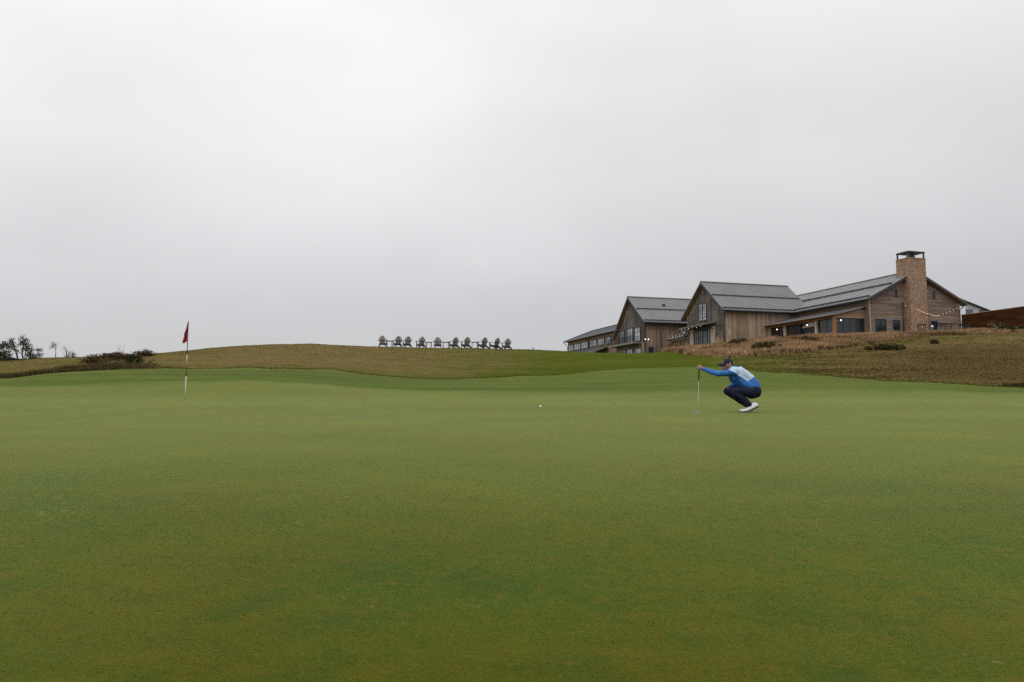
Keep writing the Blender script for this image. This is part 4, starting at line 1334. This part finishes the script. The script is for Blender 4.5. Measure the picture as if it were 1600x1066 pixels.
# trunk and limbs under the clothes
chain(m, [W(-.08, 0, .80), W(.06, 0, .72), W(.17, 0, .63), W(.25, 0, .47)], [.08, .09, .09, .09])
for s in (-1, 1):
    rcone(m, W(-.10, 0, .82), W(-.16, s * .15, .82), .06, .05)
    chain(m, [W(.24, s * .09, .43), W(-.245, s * .13, .44), W(.13, s * .12, .15)], [.08, .045, .036])
chain(m, [W(-.17, -.17, .83), W(-.50, -.15, .788), W(-.765, -.02, .898), W(-.80, -.012, .918)], [.045, .036, .028, .030])
chain(m, [W(-.14, .18, .81), W(-.08, .23, .68), W(-.035, .245, .570), W(-.12, .20, .540), W(-.205, .14, .522), W(-.235, .12, .515)], [.045, .042, .036, .032, .027, .030])
# hand on the grip: palm, four fingers closed round it, thumb along the top
gc = Vector((-.843, 0, 0))
rcone(m, W(-.800, -.022, .916), W(-.822, -.028, .945), .026, .024, 10)
rcone(m, W(-.806, -.020, .910), W(-.826, -.028, .912), .024, .020, 10)
for k, (z, L) in enumerate(((.958, .92), (.940, 1.0), (.921, .96), (.904, .84))):
    pts = [W(-.815, -.034, z), W(-.845, -.034, z - .002), W(-.872, -.020, z - .003), W(-.876, .004, z - .004), W(-.862, .020 * L, z - .004)]
    chain(m, pts, [.0105, .0100, .0095, .0090, .0080], 10)
chain(m, [W(-.806, -.006, .948), W(-.822, .010, .966), W(-.848, .006, .974)], [.0125, .0115, .0095], 10)
# far hand resting on the knee
rcone(m, W(-.235, .12, .517), W(-.275, .105, .512), .026, .024, 10)
for k, yy in enumerate((.075, .093, .112, .130)):
    L = (.85, 1.0, .95, .8)[k]
    chain(m, [W(-.280, yy, .516), W(-.280 - .030 * L, yy - .006, .510), W(-.280 - .048 * L, yy - .010, .490), W(-.280 - .050 * L, yy - .012, .470)], [.0105, .010, .0092, .008], 10)
chain(m, [W(-.245, .090, .520), W(-.268, .068, .520), W(-.290, .056, .508)], [.0125, .011, .009], 10)
person = solid(m, 'person', ['skin', 'hair'], None, gp, .0055, 2, pick=lambda c: 1 if (c.z > .95 and c.x > -.245 and c.x < -.1 and abs(c.y) < .088) else 0)
tag(person, 'crouching golfer in blue and white jacket holding a putter upright', 'person')
for s in (-1, 1):
    m = MB(); m.ball(W(-.348, s * .033, .966), .0105, 8, 6); m.build('eye', 'eye_dark', person)
# jacket
m = MB()
for s in (-1, 1):
    chain(m, [W(-.115, s * .075, .825), W(-.045, s * .085, .812), W(.06, s * .075, .748), W(.16, s * .065, .655), W(.237, s * .06, .555), W(.250, s * .065, .515)], [.100, .122, .130, .133, .138, .136])
    rcone(m, W(-.09, s * .08, .832), W(-.165, s * .175, .830), .105, .082)
chain(m, [W(-.115, 0, .845), W(-.185, 0, .900), W(-.208, 0, .918)], [.11, .078, .074])
chain(m, [W(-.165, -.18, .832), W(-.33, -.185, .800), W(-.50, -.155, .785), W(-.64, -.09, .838), W(-.772, -.020, .900)], [.084, .072, .062, .054, .040])
chain(m, [W(-.145, .18, .815), W(-.08, .23, .68), W(-.035, .245, .570), W(-.12, .20, .540), W(-.205, .14, .522)], [.084, .074, .064, .055, .041])
rcone(m, W(.05, 0, .62), W(-.06, 0, .69), .12, .10)
for s in (-1, 1):
    chain(m, [W(-.07, s * .12, .76), W(.05, s * .09, .62), W(.20, s * .09, .52)], [.085, .115, .12])
def jacket_mat(c):
    zx, zy = 800 + 704 * c.x, 935 - 704 * c.z
    if zx < 600: return 0
    if zy > 352 + (zx - 640) * .600: return 0
    if zx > 868 and zy > 490 - (zx - 868) * .72: return 0
    if zx < 775 and zy < 268 + (zx - 640) * .15: return 0
    if zx < 640 and zy > 345: return 0
    return 1
solid(m, 'jacket', ['jacket_blue', 'jacket_pale'], person, gp, .008, 3, .017, 15.0, pick=jacket_mat)
# trousers
m = MB()
for s in (-1, 1):
    dx = 0.0 if s < 0 else .015
    rcone(m, W(.255, s * .075, .435), W(.235, s * .085, .455), .146, .14)
    chain(m, [W(.23, s * .09, .43), W(.0, s * .115, .435), W(-.258 + dx, s * .135, .438)], [.125, .105, .083])
    chain(m, [W(-.252 + dx, s * .135, .432), W(-.05 + dx, s * .13, .300), W(.125 + dx, s * .122, .165)], [.085, .080, .062])
rcone(m, W(.23, -.08, .40), W(.23, .08, .40), .12, .12)
solid(m, 'trousers', 'navy_cloth', person, gp, .008, 3, .014, 15.0)
# shoes: toe down, heel lifted
for s in (-1, 1):
    dx = 0.0 if s < 0 else .035
    yy = s * .12
    m = MB()
    for o in (-.016, .016):
        chain(m, [W(-.028 + dx, yy + o * .8, .036), W(.06 + dx, yy + o, .044), W(.14 + dx, yy + o, .083), W(.275 + dx, yy + o * .7, .148)], [.030, .034, .040, .036])
    rcone(m, W(.15 + dx, yy, .115), W(.245 + dx, yy, .165), .046, .044)
    shoe = solid(m, 'shoe', 'shoe_white', person, gp, .006, 2)
    m = MB()
    outline = [(-.066, .000, .020), (.02, -.040, .006), (.12, -.038, .016), (.22, -.034, .068), (.315, -.028, .112), (.325, .0, .118), (.315, .028, .112), (.22, .034, .068), (.12, .038, .016), (.02, .040, .006)]
    top = [W(a + dx, yy + b, c + (.014 if a < .1 else .020)) for a, b, c in outline]
    bot = [W(a + dx + .004, yy + b, c - .006) for a, b, c in outline]
    n = len(outline)
    m.add(bot + top, [(i, (i + 1) % n, n + (i + 1) % n, n + i) for i in range(n)] +
          [(0, 1, 9), (1, 2, 8, 9), (2, 3, 7, 8), (3, 4, 6, 7), (4, 5, 6)] + [(n, n + 9, n + 1), (n + 1, n + 9, n + 8, n + 2), (n + 2, n + 8, n + 7, n + 3), (n + 3, n + 7, n + 6, n + 4), (n + 4, n + 6, n + 5)])
    m.build('sole', 'shoe_sole', shoe)
# cap
m = MB()
cc = Vector((-.255, 0, .995))
vs, n = [], 20
rows_ = 8
tilt = Matrix.Rotation(math.radians(8), 3, 'Y')
for i in range(rows_):
    a = math.pi / 2 * i / (rows_ - 1)
    for j in range(n):
        q = 2 * math.pi * j / n
        vs.append(gp + cc + tilt @ Vector((.112 * math.cos(a) * math.cos(q), .103 * math.cos(a) * math.sin(q), .116 * math.sin(a) ** .9 if a > 0 else 0)))
fs = [(i * n + j, i * n + (j + 1) % n, (i + 1) * n + (j + 1) % n, (i + 1) * n + j) for i in range(rows_ - 1) for j in range(n)]
m.add(vs, fs, smooth=True)
pts = []
for rr, dz in ((.102, .004), (.145, -.010), (.185, -.026), (.212, -.040)):
    row = []
    for j in range(11):
        q = math.radians(180 - 62 + 124 * j / 10)
        f = math.cos((j - 5) / 5 * 1.2)
        r2 = .100 + (rr - .100) * max(0, f) ** .6
        row.append(gp + cc + tilt @ Vector((r2 * math.cos(q), .98 * r2 * math.sin(q) * .95, dz - .10 * (abs(j - 5) / 5) ** 2 * .12)))
    pts.append(row)
vs = [p for row in pts for p in row]
fs = [(i * 11 + j, i * 11 + j + 1, (i + 1) * 11 + j + 1, (i + 1) * 11 + j) for i in range(3) for j in range(10)]
m.add(vs, fs, smooth=True)
cap = m.build('cap', 'cap_cloth', person)
md = cap.modifiers.new('thickness', 'SOLIDIFY'); md.thickness = .008
m = MB(); m.ball(W(-.352, -.035, 1.032), (.012, .012, .010), 8, 5); m.build('cap_badge', 'shoe_white', cap)
m = MB(); m.box(lambda a, b, c: W(a, b, c), -.150, -.138, -.022, .022, 1.012, 1.030); m.build('cap_strap', 'shoe_white', cap)
# putter
def putter():
    top = W(-.846, 0, .955); gb = W(-.862, .004, .655)
    hx, hy = gx - .885, gy + .02
    foot = Vector((hx, hy, ground(hx, hy) + .03))
    root = empty('putter', Vector((hx, hy, ground(hx, hy))), 'putter held upright by the crouching golfer', 'golf club')
    m = MB(); m.tube([top, gb], [.0155, .0115], 10); m.build('grip', 'grip_rubber', root)
    m = MB(); m.tube([gb, foot + I3(.0, 0, .03), foot], [.0052, .0045, .005], 8); m.build('shaft', 'shaft_metal', root)
    m = MB()
    prof = [(-.062, -.014), (.030, -.014), (.038, .0), (.030, .016), (-.05, .018), (-.066, .004)]
    m.prism([foot + I3(a, b, -.028) for a, b in prof], [foot + I3(a * .96, b * .9, .0) for a, b in prof]); m.build('club_head', 'shaft_metal', root)
putter()

# ------------------------------------------------------------------ trees and shrubs
def leaves_np(centres, n, spread, size, up=.3):
    """n little leaf faces (triangles pairs as quads) round each centre"""
    c = np.repeat(np.asarray(centres, float), n, 0)
    p = c + np.clip(RNG.normal(0, 1, c.shape), -1.5, 1.5) * np.asarray(spread)
    k = len(p)
    a = RNG.normal(0, 1, (k, 3)); a /= np.linalg.norm(a, axis=1)[:, None]
    b = RNG.normal(0, 1, (k, 3)); b -= (a * b).sum(1)[:, None] * a; b /= np.linalg.norm(b, axis=1)[:, None]
    s = (size * RNG.uniform(.6, 1.4, k))[:, None]
    return np.stack([p - a * s, p - b * s * .55, p + a * s, p + b * s * .55], 1).reshape(-1, 3)
def tree(name, base, limbs, leafs, label, leaf_mat, cat='tree', group=None, trunk_mat='bark'):
    """limbs: list of (points, r0, r1) in metres from the base; leafs: (centres, n, spread, size)"""
    root = empty(name, base, label, cat, group)
    m = MB()
    for pts, r0, r1 in limbs:
        k = len(pts)
        m.tube([Vector(base) + Vector(p) for p in pts], [r0 + (r1 - r0) * i / (k - 1) for i in range(k)], 6)
    if limbs:
        m.build('trunk', trunk_mat, root)
    if leafs:
        V = []
        for cs, n, sp, sz in leafs:
            V.append(leaves_np(cs, n, sp, sz))
        V = np.concatenate(V)
        nf = len(V) // 4
        o = fast_mesh('crown', V - np.array(base), 4, leaf_mat, RNG.uniform(0, 1, nf), kind=None)
        o.parent = root
    return root
TD = 122.0
MPP = TD / FPX                                               # metres per photo pixel at the tree line
def tbase(px):
    x = (px - 800) / FPX * TD
    return Vector((x, TD, ground(x, TD) - .1))
def px_off(dx, dy):
    return (dx * MPP, random.uniform(-.25, .25), dy * MPP)
def clumps(lst):
    out = []
    for dx, dy, rad in lst:
        for k in range(max(1, int(rad * 1.6))):
            a, r = random.uniform(0, 6.28), rad * math.sqrt(random.random())
            out.append((( dx + r * math.cos(a)) * MPP, random.uniform(-.6, .6) * rad * MPP, (dy + r * .8 * math.sin(a)) * MPP))
    return out
b = tbase(4)
tree('broadleaf_tree', b, [([(0, 0, 0), px_off(0, 14), px_off(-1, 30)], .16, .05), ([px_off(0, 12), px_off(5, 24), px_off(8, 30)], .08, .03), ([px_off(0, 10), px_off(-6, 22)], .08, .03)],
     [(np.array(clumps([(-3, 29, 5), (3, 31, 4), (8, 27, 3), (-2, 20, 6), (6, 16, 6), (-5, 12, 6), (8, 10, 4), (0, 8, 7)])) + np.array(b), 24, (.27, .27, .24), .12)],
     'dark dense tree at the edge of the far field, farthest from the flag', 'tree_leaf', group='trees beyond the far field')
b = tbase(28)
tree('leaning_tree', b, [([(0, 0, 0), px_off(-1, 10), px_off(-5, 22), px_off(-11, 34), px_off(-15, 40)], .17, .03), ([px_off(-5, 20), px_off(-10, 22)], .05, .02), ([px_off(-6, 24), px_off(-1, 32)], .05, .02)],
     [(np.array(clumps([(-14, 37, 2), (-12, 33, 2.6), (-10, 28, 3), (-7, 23, 3), (-4, 20, 2.4)])) + np.array(b), 22, (.2, .2, .2), .10)],
     'wind-bent tree leaning away over the far field, narrow crown', 'tree_leaf', group='trees beyond the far field')
b = tbase(36)
tree('windswept_tree', b, [([(0, 0, 0), px_off(-2, 14), px_off(-2, 28), px_off(-4, 40)], .16, .04), ([(0.05, 0, 0), px_off(3, 14), px_off(2, 26)], .11, .04), ([px_off(2, 12), px_off(8, 20)], .06, .02), ([px_off(-2, 16), px_off(-9, 30)], .06, .02)],
     [(np.array(clumps([(-3, 41, 2.5), (-4, 35, 5), (1, 32, 6), (-7, 30, 3), (5, 26, 6), (2, 21, 5), (8, 20, 4), (9, 13, 3.5), (4, 12, 3)])) + np.array(b), 20, (.22, .22, .20), .10)],
     'tallest windswept tree of the far group, full ragged crown', 'tree_leaf', group='trees beyond the far field')
b = tbase(46)
tree('thin_tree', b, [([(0, 0, 0), px_off(0, 9), px_off(1, 22)], .08, .03), ([px_off(0, 8), px_off(-3, 15)], .04, .015)],
     [(np.array(clumps([(1, 21, 2), (-1, 15, 3), (2, 11, 2.5)])) + np.array(b), 22, (.22, .22, .18), .09)],
     'thin reddish tree tight against the tallest windswept tree', 'russet_leaf', group='trees beyond the far field')
b = tbase(56)
tree('small_tree', b, [([(0, 0, 0), px_off(0, 8), px_off(2, 18)], .08, .03), ([px_off(0, 6), px_off(-4, 12)], .04, .02)],
     [(np.array(clumps([(3, 18, 2.5), (5, 13, 2.2), (-2, 10, 3), (-4, 6, 3), (4, 5, 3)])) + np.array(b), 24, (.22, .22, .18), .10)],
     'small open-crowned tree between the tall trees and the bare ones', 'tree_leaf', group='trees beyond the far field')
b = tbase(86)
tree('bare_tree', b, [([(0, 0, 0), px_off(-1, 10), px_off(-2, 20), px_off(-5, 31)], .075, .02)] + [([px_off(-2, 19 + k), px_off(-2 + s * 3, 22 + k), px_off(-3 + s * 7, 22 + k * 1.4)], .03, .010) for k, s in ((0, -1), (1, 1), (4, -1), (6, 1), (7, -.6))],
     [(np.array(clumps([(-5, 28, 2), (-3, 24, 2), (-8, 23, 2)])) + np.array(b), 20, (.2, .2, .16), .065)],
     'slender almost bare tree standing alone on the field crest', 'russet_leaf', group='bare trees on the field crest')
b = tbase(107)
tw = []
for k in range(16):
    a = math.radians(22 + 120 * k / 15 + random.uniform(-6, 6))
    L = random.uniform(9, 15)
    tw.append(([px_off(0, 2), px_off(L * .5 * math.cos(a), L * .45 * math.sin(a) + 2), px_off(L * math.cos(a) * 1.0, L * math.sin(a) * .8 + 3)], .075, .03))
tree('bare_thorn_tree', b, [([(0, 0, 0), px_off(-3, 8), px_off(-6, 17), px_off(-9, 23)], .12, .03)] + tw,
     [(np.array(clumps([(-8, 21, 2.2), (-5, 15, 2.0), (5, 10, 4), (8, 12, 3), (1, 15, 3)])) + np.array(b), 20, (.26, .26, .2), .055)],
     'bare thorn bush fanning out on the field crest nearest the bank', 'russet_leaf', group='bare trees on the field crest')
p = tbase(92.5)
m = MB(); m.tube([p, p + I3(0, 0, .6)], .06, 6)
tag(m.build('field_post', 'bark', None, p), 'short post on the field crest between the two bare trees', 'post')

def shrub(name, px, Y, w, h, label, mat, n=70, size=.09, group=None, lift=0.0, dy=None):
    x = (px - 800) / FPX * Y
    p = Vector((x, Y, ground(x, Y) + lift))
    root = empty(name, p, label, 'shrub', group)
    m = MB()
    for k in range(5):
        a = random.uniform(0, 6.28)
        m.tube([p + I3(0, 0, -.05), p + I3(.3 * w * math.cos(a), .3 * w * math.sin(a), h * .75)], [.03, .01], 5)
    m.build('stem', 'bark', root)
    cs = []
    for k in range(max(5, int(14 * w))):
        a, r = random.uniform(0, 6.28), math.sqrt(random.random())
        cs.append((p.x + r * w / 2 * math.cos(a), p.y + r * w / 2 * math.sin(a) * .8, p.z + h * (.15 + .75 * random.random() * (1 - .55 * r * r))))
    V = leaves_np(cs, n, (.13, .13, .11), size)
    o = fast_mesh('foliage', V - np.array(p), 4, mat, RNG.uniform(0, 1, len(V) // 4), kind=None)
    o.parent = root
    return root
for px, Y, w, h, lab in ((4, TD + 1, 3.2, 1.1, 'low scrub under the dark dense tree'), (22, TD + 1, 3.0, .9, 'low scrub at the foot of the leaning tree'), (42, TD + 1, 2.6, .8, 'low scrub below the tallest windswept tree'), (62, TD + 1.5, 2.4, .55, 'low scrub beyond the small open-crowned tree')):
    shrub('field_scrub', px, Y, w, h, lab, 'russet_leaf', 40, .11, 'scrub under the far trees')
for px, Y, w, h, lab, mat in (
        (141, 47, 1.0, .60, 'dark shrub at the low end of the bank by the green', 'heather'),
        (155, 58, .60, .75, 'taller green shrub standing up from the bank', 'shrub_leaf'),
        (166.5, 58, .55, .72, 'second taller shrub on the bank next to the bare saplings', 'shrub_leaf'),
        (176, 52, 1.2, .55, 'brown shrub below the bare saplings', 'heather'),
        (205, 41, 1.0, .62, 'dark green shrub low on the bank face', 'shrub_leaf'),
        (190, 50, 1.4, .50, 'dark shrub on the shoulder of the bank', 'heather'),
        (222, 52, 1.4, .45, 'low brown shrub where the bank meets the mound', 'heather')):
    shrub('bank_shrub', px, Y, w, h * .82, lab, mat, 46, .06, 'shrubs on the bank')
x = (186 - 800) / FPX * 55
b = Vector((x, 55, ground(x, 55) - .05))
for i, (dx, top, lab) in enumerate(((-.12, 1.15, 'taller bare sapling rising from the bank'), (.14, 1.0, 'shorter bare sapling rising from the bank'))):
    bb = b + I3(dx, 0, 0)
    tree('bare_sapling', bb, [([(0, 0, 0), (.04, 0, top * .5), (.02 + .1 * i, 0, top)], .014, .006), ([(.02, 0, top * .45), (-.14, 0, top * .85)], .008, .004), ([(.03, 0, top * .55), (.16, .05, top * .9)], .008, .004)], [], lab, 'russet_leaf', group='bare saplings on the bank')
for px, Y, w, h, lab, mat in (
        (1200, 66.5, 2.3, .75, 'dark green shrub in the tan grass below the barn awning', 'scrub_leaf'),
        (1255, 76, 2.6, .55, 'dark heather clump under the porch posts', 'heather'),
        (1160, 80, 2.6, .60, 'dark heather clump at the top of the bank below the barn', 'heather'),
        (1384, 63, 2.9, .42, 'long low dark shrub at the edge of the brown slope', 'scrub_leaf'),
        (1464, 66, .45, .22, 'tiny dark green shrub on the open brown slope', 'shrub_leaf'),
        (1577, 78, 1.3, .75, 'round dark shrub in front of the fence', 'shrub_leaf'),
        (1598, 78, .9, .6, 'dark shrub at the fence foot beyond the round one', 'shrub_leaf'),
        (1554, 80, .5, 1.15, 'upright yellow-green weed before the fence', 'pale_shrub_leaf'),
        (1062, 90, 1.6, 1.1, 'yellowing shrub against the link building', 'pale_shrub_leaf')):
    shrub('slope_shrub' if mat != 'heather' else 'heather_clump', px, Y, w, h, lab, mat, 60, .075, 'shrubs on the clubhouse slope')

# ------------------------------------------------------------------ grasses nobody could count
def tufts(name, X, Y, h, w, mat, blades=7, lean=.45, tint=None):
    n = len(X)
    Z = ground_np(X, Y) - .02
    P = np.stack([X, Y, Z], -1)
    P = np.repeat(P, blades, 0)
    k = len(P)
    hh = np.repeat(h, blades) * RNG.uniform(.55, 1.15, k)
    ww = np.repeat(w, blades) * RNG.uniform(.7, 1.3, k)
    a = RNG.uniform(0, 2 * np.pi, k)
    d = np.stack([np.cos(a), np.sin(a), np.zeros(k)], -1)
    P = P + d * (np.repeat(h, blades) * .22 * RNG.uniform(0, 1, k))[:, None]
    side = np.stack([-np.sin(a + RNG.normal(0, .8, k)), np.cos(a), np.zeros(k)], -1)
    tip = P + d * (hh * lean * RNG.uniform(.2, 1.2, k))[:, None] + np.array([0, 0, 1.0]) * hh[:, None]
    V = np.stack([P - side * ww[:, None], P + side * ww[:, None], tip], 1).reshape(-1, 3)
    tn = RNG.uniform(0, 1, k) if tint is None else np.clip(np.repeat(tint, blades) + RNG.normal(0, .17, k), 0, 1)
    return fast_mesh(name, V, 3, mat, tn)
def region(n, p0, p1, lo, hi, power=1.0):
    px = RNG.uniform(p0, p1, n)
    a, b = lo(px), hi(px)
    Y = np.sqrt(a * a + (b * b - a * a) * RNG.uniform(0, 1, n) ** power)
    X = (px - 800) / FPX * Y
    return X, Y, px
fE = lambda k, o=0.0: (lambda px: np.interp(px, PXT, CTRL_Y[k]) + o)
# tan fescue along the top of the clubhouse slope
FES = {1030: .97, 1045: .80, 1090: .40, 1130: .30, 1200: .42, 1280: .55, 1330: .66, 1400: .78, 1480: .84, 1600: .86, 1700: .86}
def fes_lo(px):
    f = np.interp(px, sorted(FES), [FES[k] for k in sorted(FES)])
    F, C = np.interp(px, PXT, CTRL_Y[1]), np.interp(px, PXT, CTRL_Y[3])
    return F + (C - F) * f
X, Y, px = region(17000, 1035, 1680, fes_lo, fE(3, 3.5))
nz = fbm(X / 2.2, Y / 2.2, 41); nz2 = fbm(X / 6.0, Y / 6.0, 45)
soft = np.clip((Y - fes_lo(px)) / 4.0, .25, 1)
keep = (nz > -.55) & (RNG.uniform(0, 1, len(X)) < .25 + .75 * soft)
X, Y, nz, nz2, soft = X[keep], Y[keep], nz[keep], nz2[keep], soft[keep]
h = (.18 + .36 * np.clip(nz + .5, 0, 1.3)) * (.5 + .5 * soft)
tufts('fescue_grass', X, Y, h, np.full(len(X), .035), 'fescue', 9, .55, .46 + .42 * nz + .28 * nz2)
# dark heather in the fescue
X, Y, px = region(5200, 1045, 1680, fes_lo, fE(3, 2.0))
nz = fbm(X / 3.2, Y / 2.0, 51)
keep = nz > .16
X, Y, nz = X[keep], Y[keep], nz[keep]
tufts('heather_growth', X, Y, .22 + .30 * np.clip(nz, 0, 1), np.full(len(X), .04), 'heather', 9, .5, .4 + .6 * nz)
# rough on the clubhouse slope
X, Y, px = region(26000, 1130, 1700, fE(1, .8), lambda q: fes_lo(q) + 3)
d = np.interp(px, sorted(DRY), [DRY[k] for k in sorted(DRY)])
nz = fbm(X / 1.8, Y / 1.8, 61)
keep = RNG.uniform(0, 1, len(X)) < np.clip((px - 1130) / 160, .1, 1)
X, Y, d, nz = X[keep], Y[keep], d[keep], nz[keep]
tufts('slope_rough', X, Y, .05 + .05 * np.clip(nz + .4, 0, 1.2), np.full(len(X), .014), 'rough_blades_dark', 6, 1.1, .34 + .22 * d + .22 * nz)
# rough on the mound and the far field
X, Y, px = region(34000, -60, 900, fE(1, .4), lambda q: np.where(q < 190, 120.0, np.interp(q, PXT, CTRL_Y[3]) + 2))
d = np.interp(px, sorted(DRY), [DRY[k] for k in sorted(DRY)])
nz = fbm(X / 1.8, Y / 1.8, 71)
keep = RNG.uniform(0, 1, len(X)) < np.clip((960 - px) / 260, .12, 1)
X, Y, d, nz = X[keep], Y[keep], d[keep], nz[keep]
tufts('mound_rough', X, Y, (.035 + .03 * np.clip(nz + .4, 0, 1.2)) * np.clip(Y / 60, .7, 1.6), .012 * np.clip(Y / 45, .8, 2.5), 'rough_blades', 6, 1.2, .12 + .42 * d + .25 * nz)
# the uncut lip where the mown fringe stops
px = RNG.uniform(240, 1640, 4200)
Y = np.interp(px, PXT, CTRL_Y[1]) + .35 * vnoise(px / 40.0, px * 0, 21) + .15 * vnoise(px / 13.0, px * 0, 22) + RNG.uniform(-.05, .8, 4200)
keep = RNG.uniform(0, 1, 4200) < np.where((px > 880) & (px < 1130), .12, .9)
px, Y = px[keep], Y[keep]
tufts('mowing_edge_grass', (px - 800) / FPX * Y, Y, np.full(len(Y), .055), np.full(len(Y), .012), 'edge_blades', 6, .9)
# dark dead growth round the back of the green
X, Y, px = region(5200, -80, 300, fE(1, .15), fE(1, 3.2))
nz = fbm(X / 1.3, Y / 1.3, 81)
keep = RNG.uniform(0, 1, len(X)) < np.clip((250 - px) / 90, 0, 1) * (.6 + .6 * nz)
X, Y, nz = X[keep], Y[keep], nz[keep]
tufts('bank_grass', X, Y, .12 + .15 * np.clip(nz + .5, 0, 1.2), np.full(len(X), .018), 'bank_blades', 9, .7, .35 + .5 * nz)
X, Y, px = region(2600, 133, 300, fE(1, 3.5), lambda q: np.minimum(np.interp(q, PXT, CTRL_Y[3]) - 1.0, 58.0))
nz = fbm(X / 2.0, Y / 2.0, 91)
keep = RNG.uniform(0, 1, len(X)) < np.clip(np.minimum((px - 133) / 15, (250 - px) / 70), 0, 1) * (.25 + .9 * nz + .05 * (Y - 46))
X, Y, nz = X[keep], Y[keep], nz[keep]
tufts('bank_growth', X, Y, .10 + .18 * np.clip(nz + .5, 0, 1.2), np.full(len(X), .022), 'bank_blades', 9, .7, .35 + .55 * nz)
# earth lip at the edge of a hollow, out by the far corner of the green
m = MB()
pts = [pz(1577, 605.5, 27.6), pz(1586, 606.0, 27.4), pz(1597, 607.5, 27.2), pz(1612, 609.5, 27.0), pz(1640, 612, 26.8)]
for p in pts: p.z = ground(p.x, p.y) + .01
m.tube(pts, [.03, .10, .14, .15, .09], 9)
o = m.build('earth_lip', 'soil', None, pts[2]); o['kind'] = 'structure'
tt = np.linspace(0, 1, 220)
bx = np.interp(tt, np.linspace(0, 1, 5), [p.x for p in pts]) + RNG.normal(0, .12, 220)
by = np.interp(tt, np.linspace(0, 1, 5), [p.y for p in pts]) + RNG.normal(.1, .10, 220)
tufts('lip_grass', bx, by, np.full(220, .15), np.full(220, .012), 'bank_blades', 9, .8)

# ------------------------------------------------------------------ mown blades of the near green (coarser farther off)
def blades(n=680000, y0=1.7, y1=8.5):
    Y = np.exp(RNG.uniform(np.log(y0), np.log(y1), n))
    keep = RNG.uniform(0, 1, n) < np.clip((y1 - Y) / (y1 - 2.2), 0, 1) ** 1.5
    Y = Y[keep]; n = len(Y)
    X = RNG.uniform(-.72, .72, n) * (Y + .35)
    Z = ground_np(X, Y)
    w = .00045 * Y * RNG.uniform(.7, 1.4, n)
    h = (.0030 + .0003 * Y) * RNG.uniform(.5, 1.2, n)
    a = RNG.uniform(0, 2 * np.pi, n)
    d = np.stack([np.cos(a), np.sin(a), np.zeros(n)], -1)
    s = np.stack([-np.sin(a), np.cos(a), np.zeros(n)], -1)
    P = np.stack([X, Y, Z - .001], -1)
    ln = RNG.uniform(.6, 2.6, n)
    tip = P + d * (h * ln)[:, None] + np.array([0, 0, 1.0]) * (h * .8)[:, None]
    V = np.stack([P - s * w[:, None], P + s * w[:, None], tip], 1).reshape(-1, 3)
    fast_mesh('green_blades', V, 3, 'turf_blades', RNG.uniform(0, 1, n))
blades()
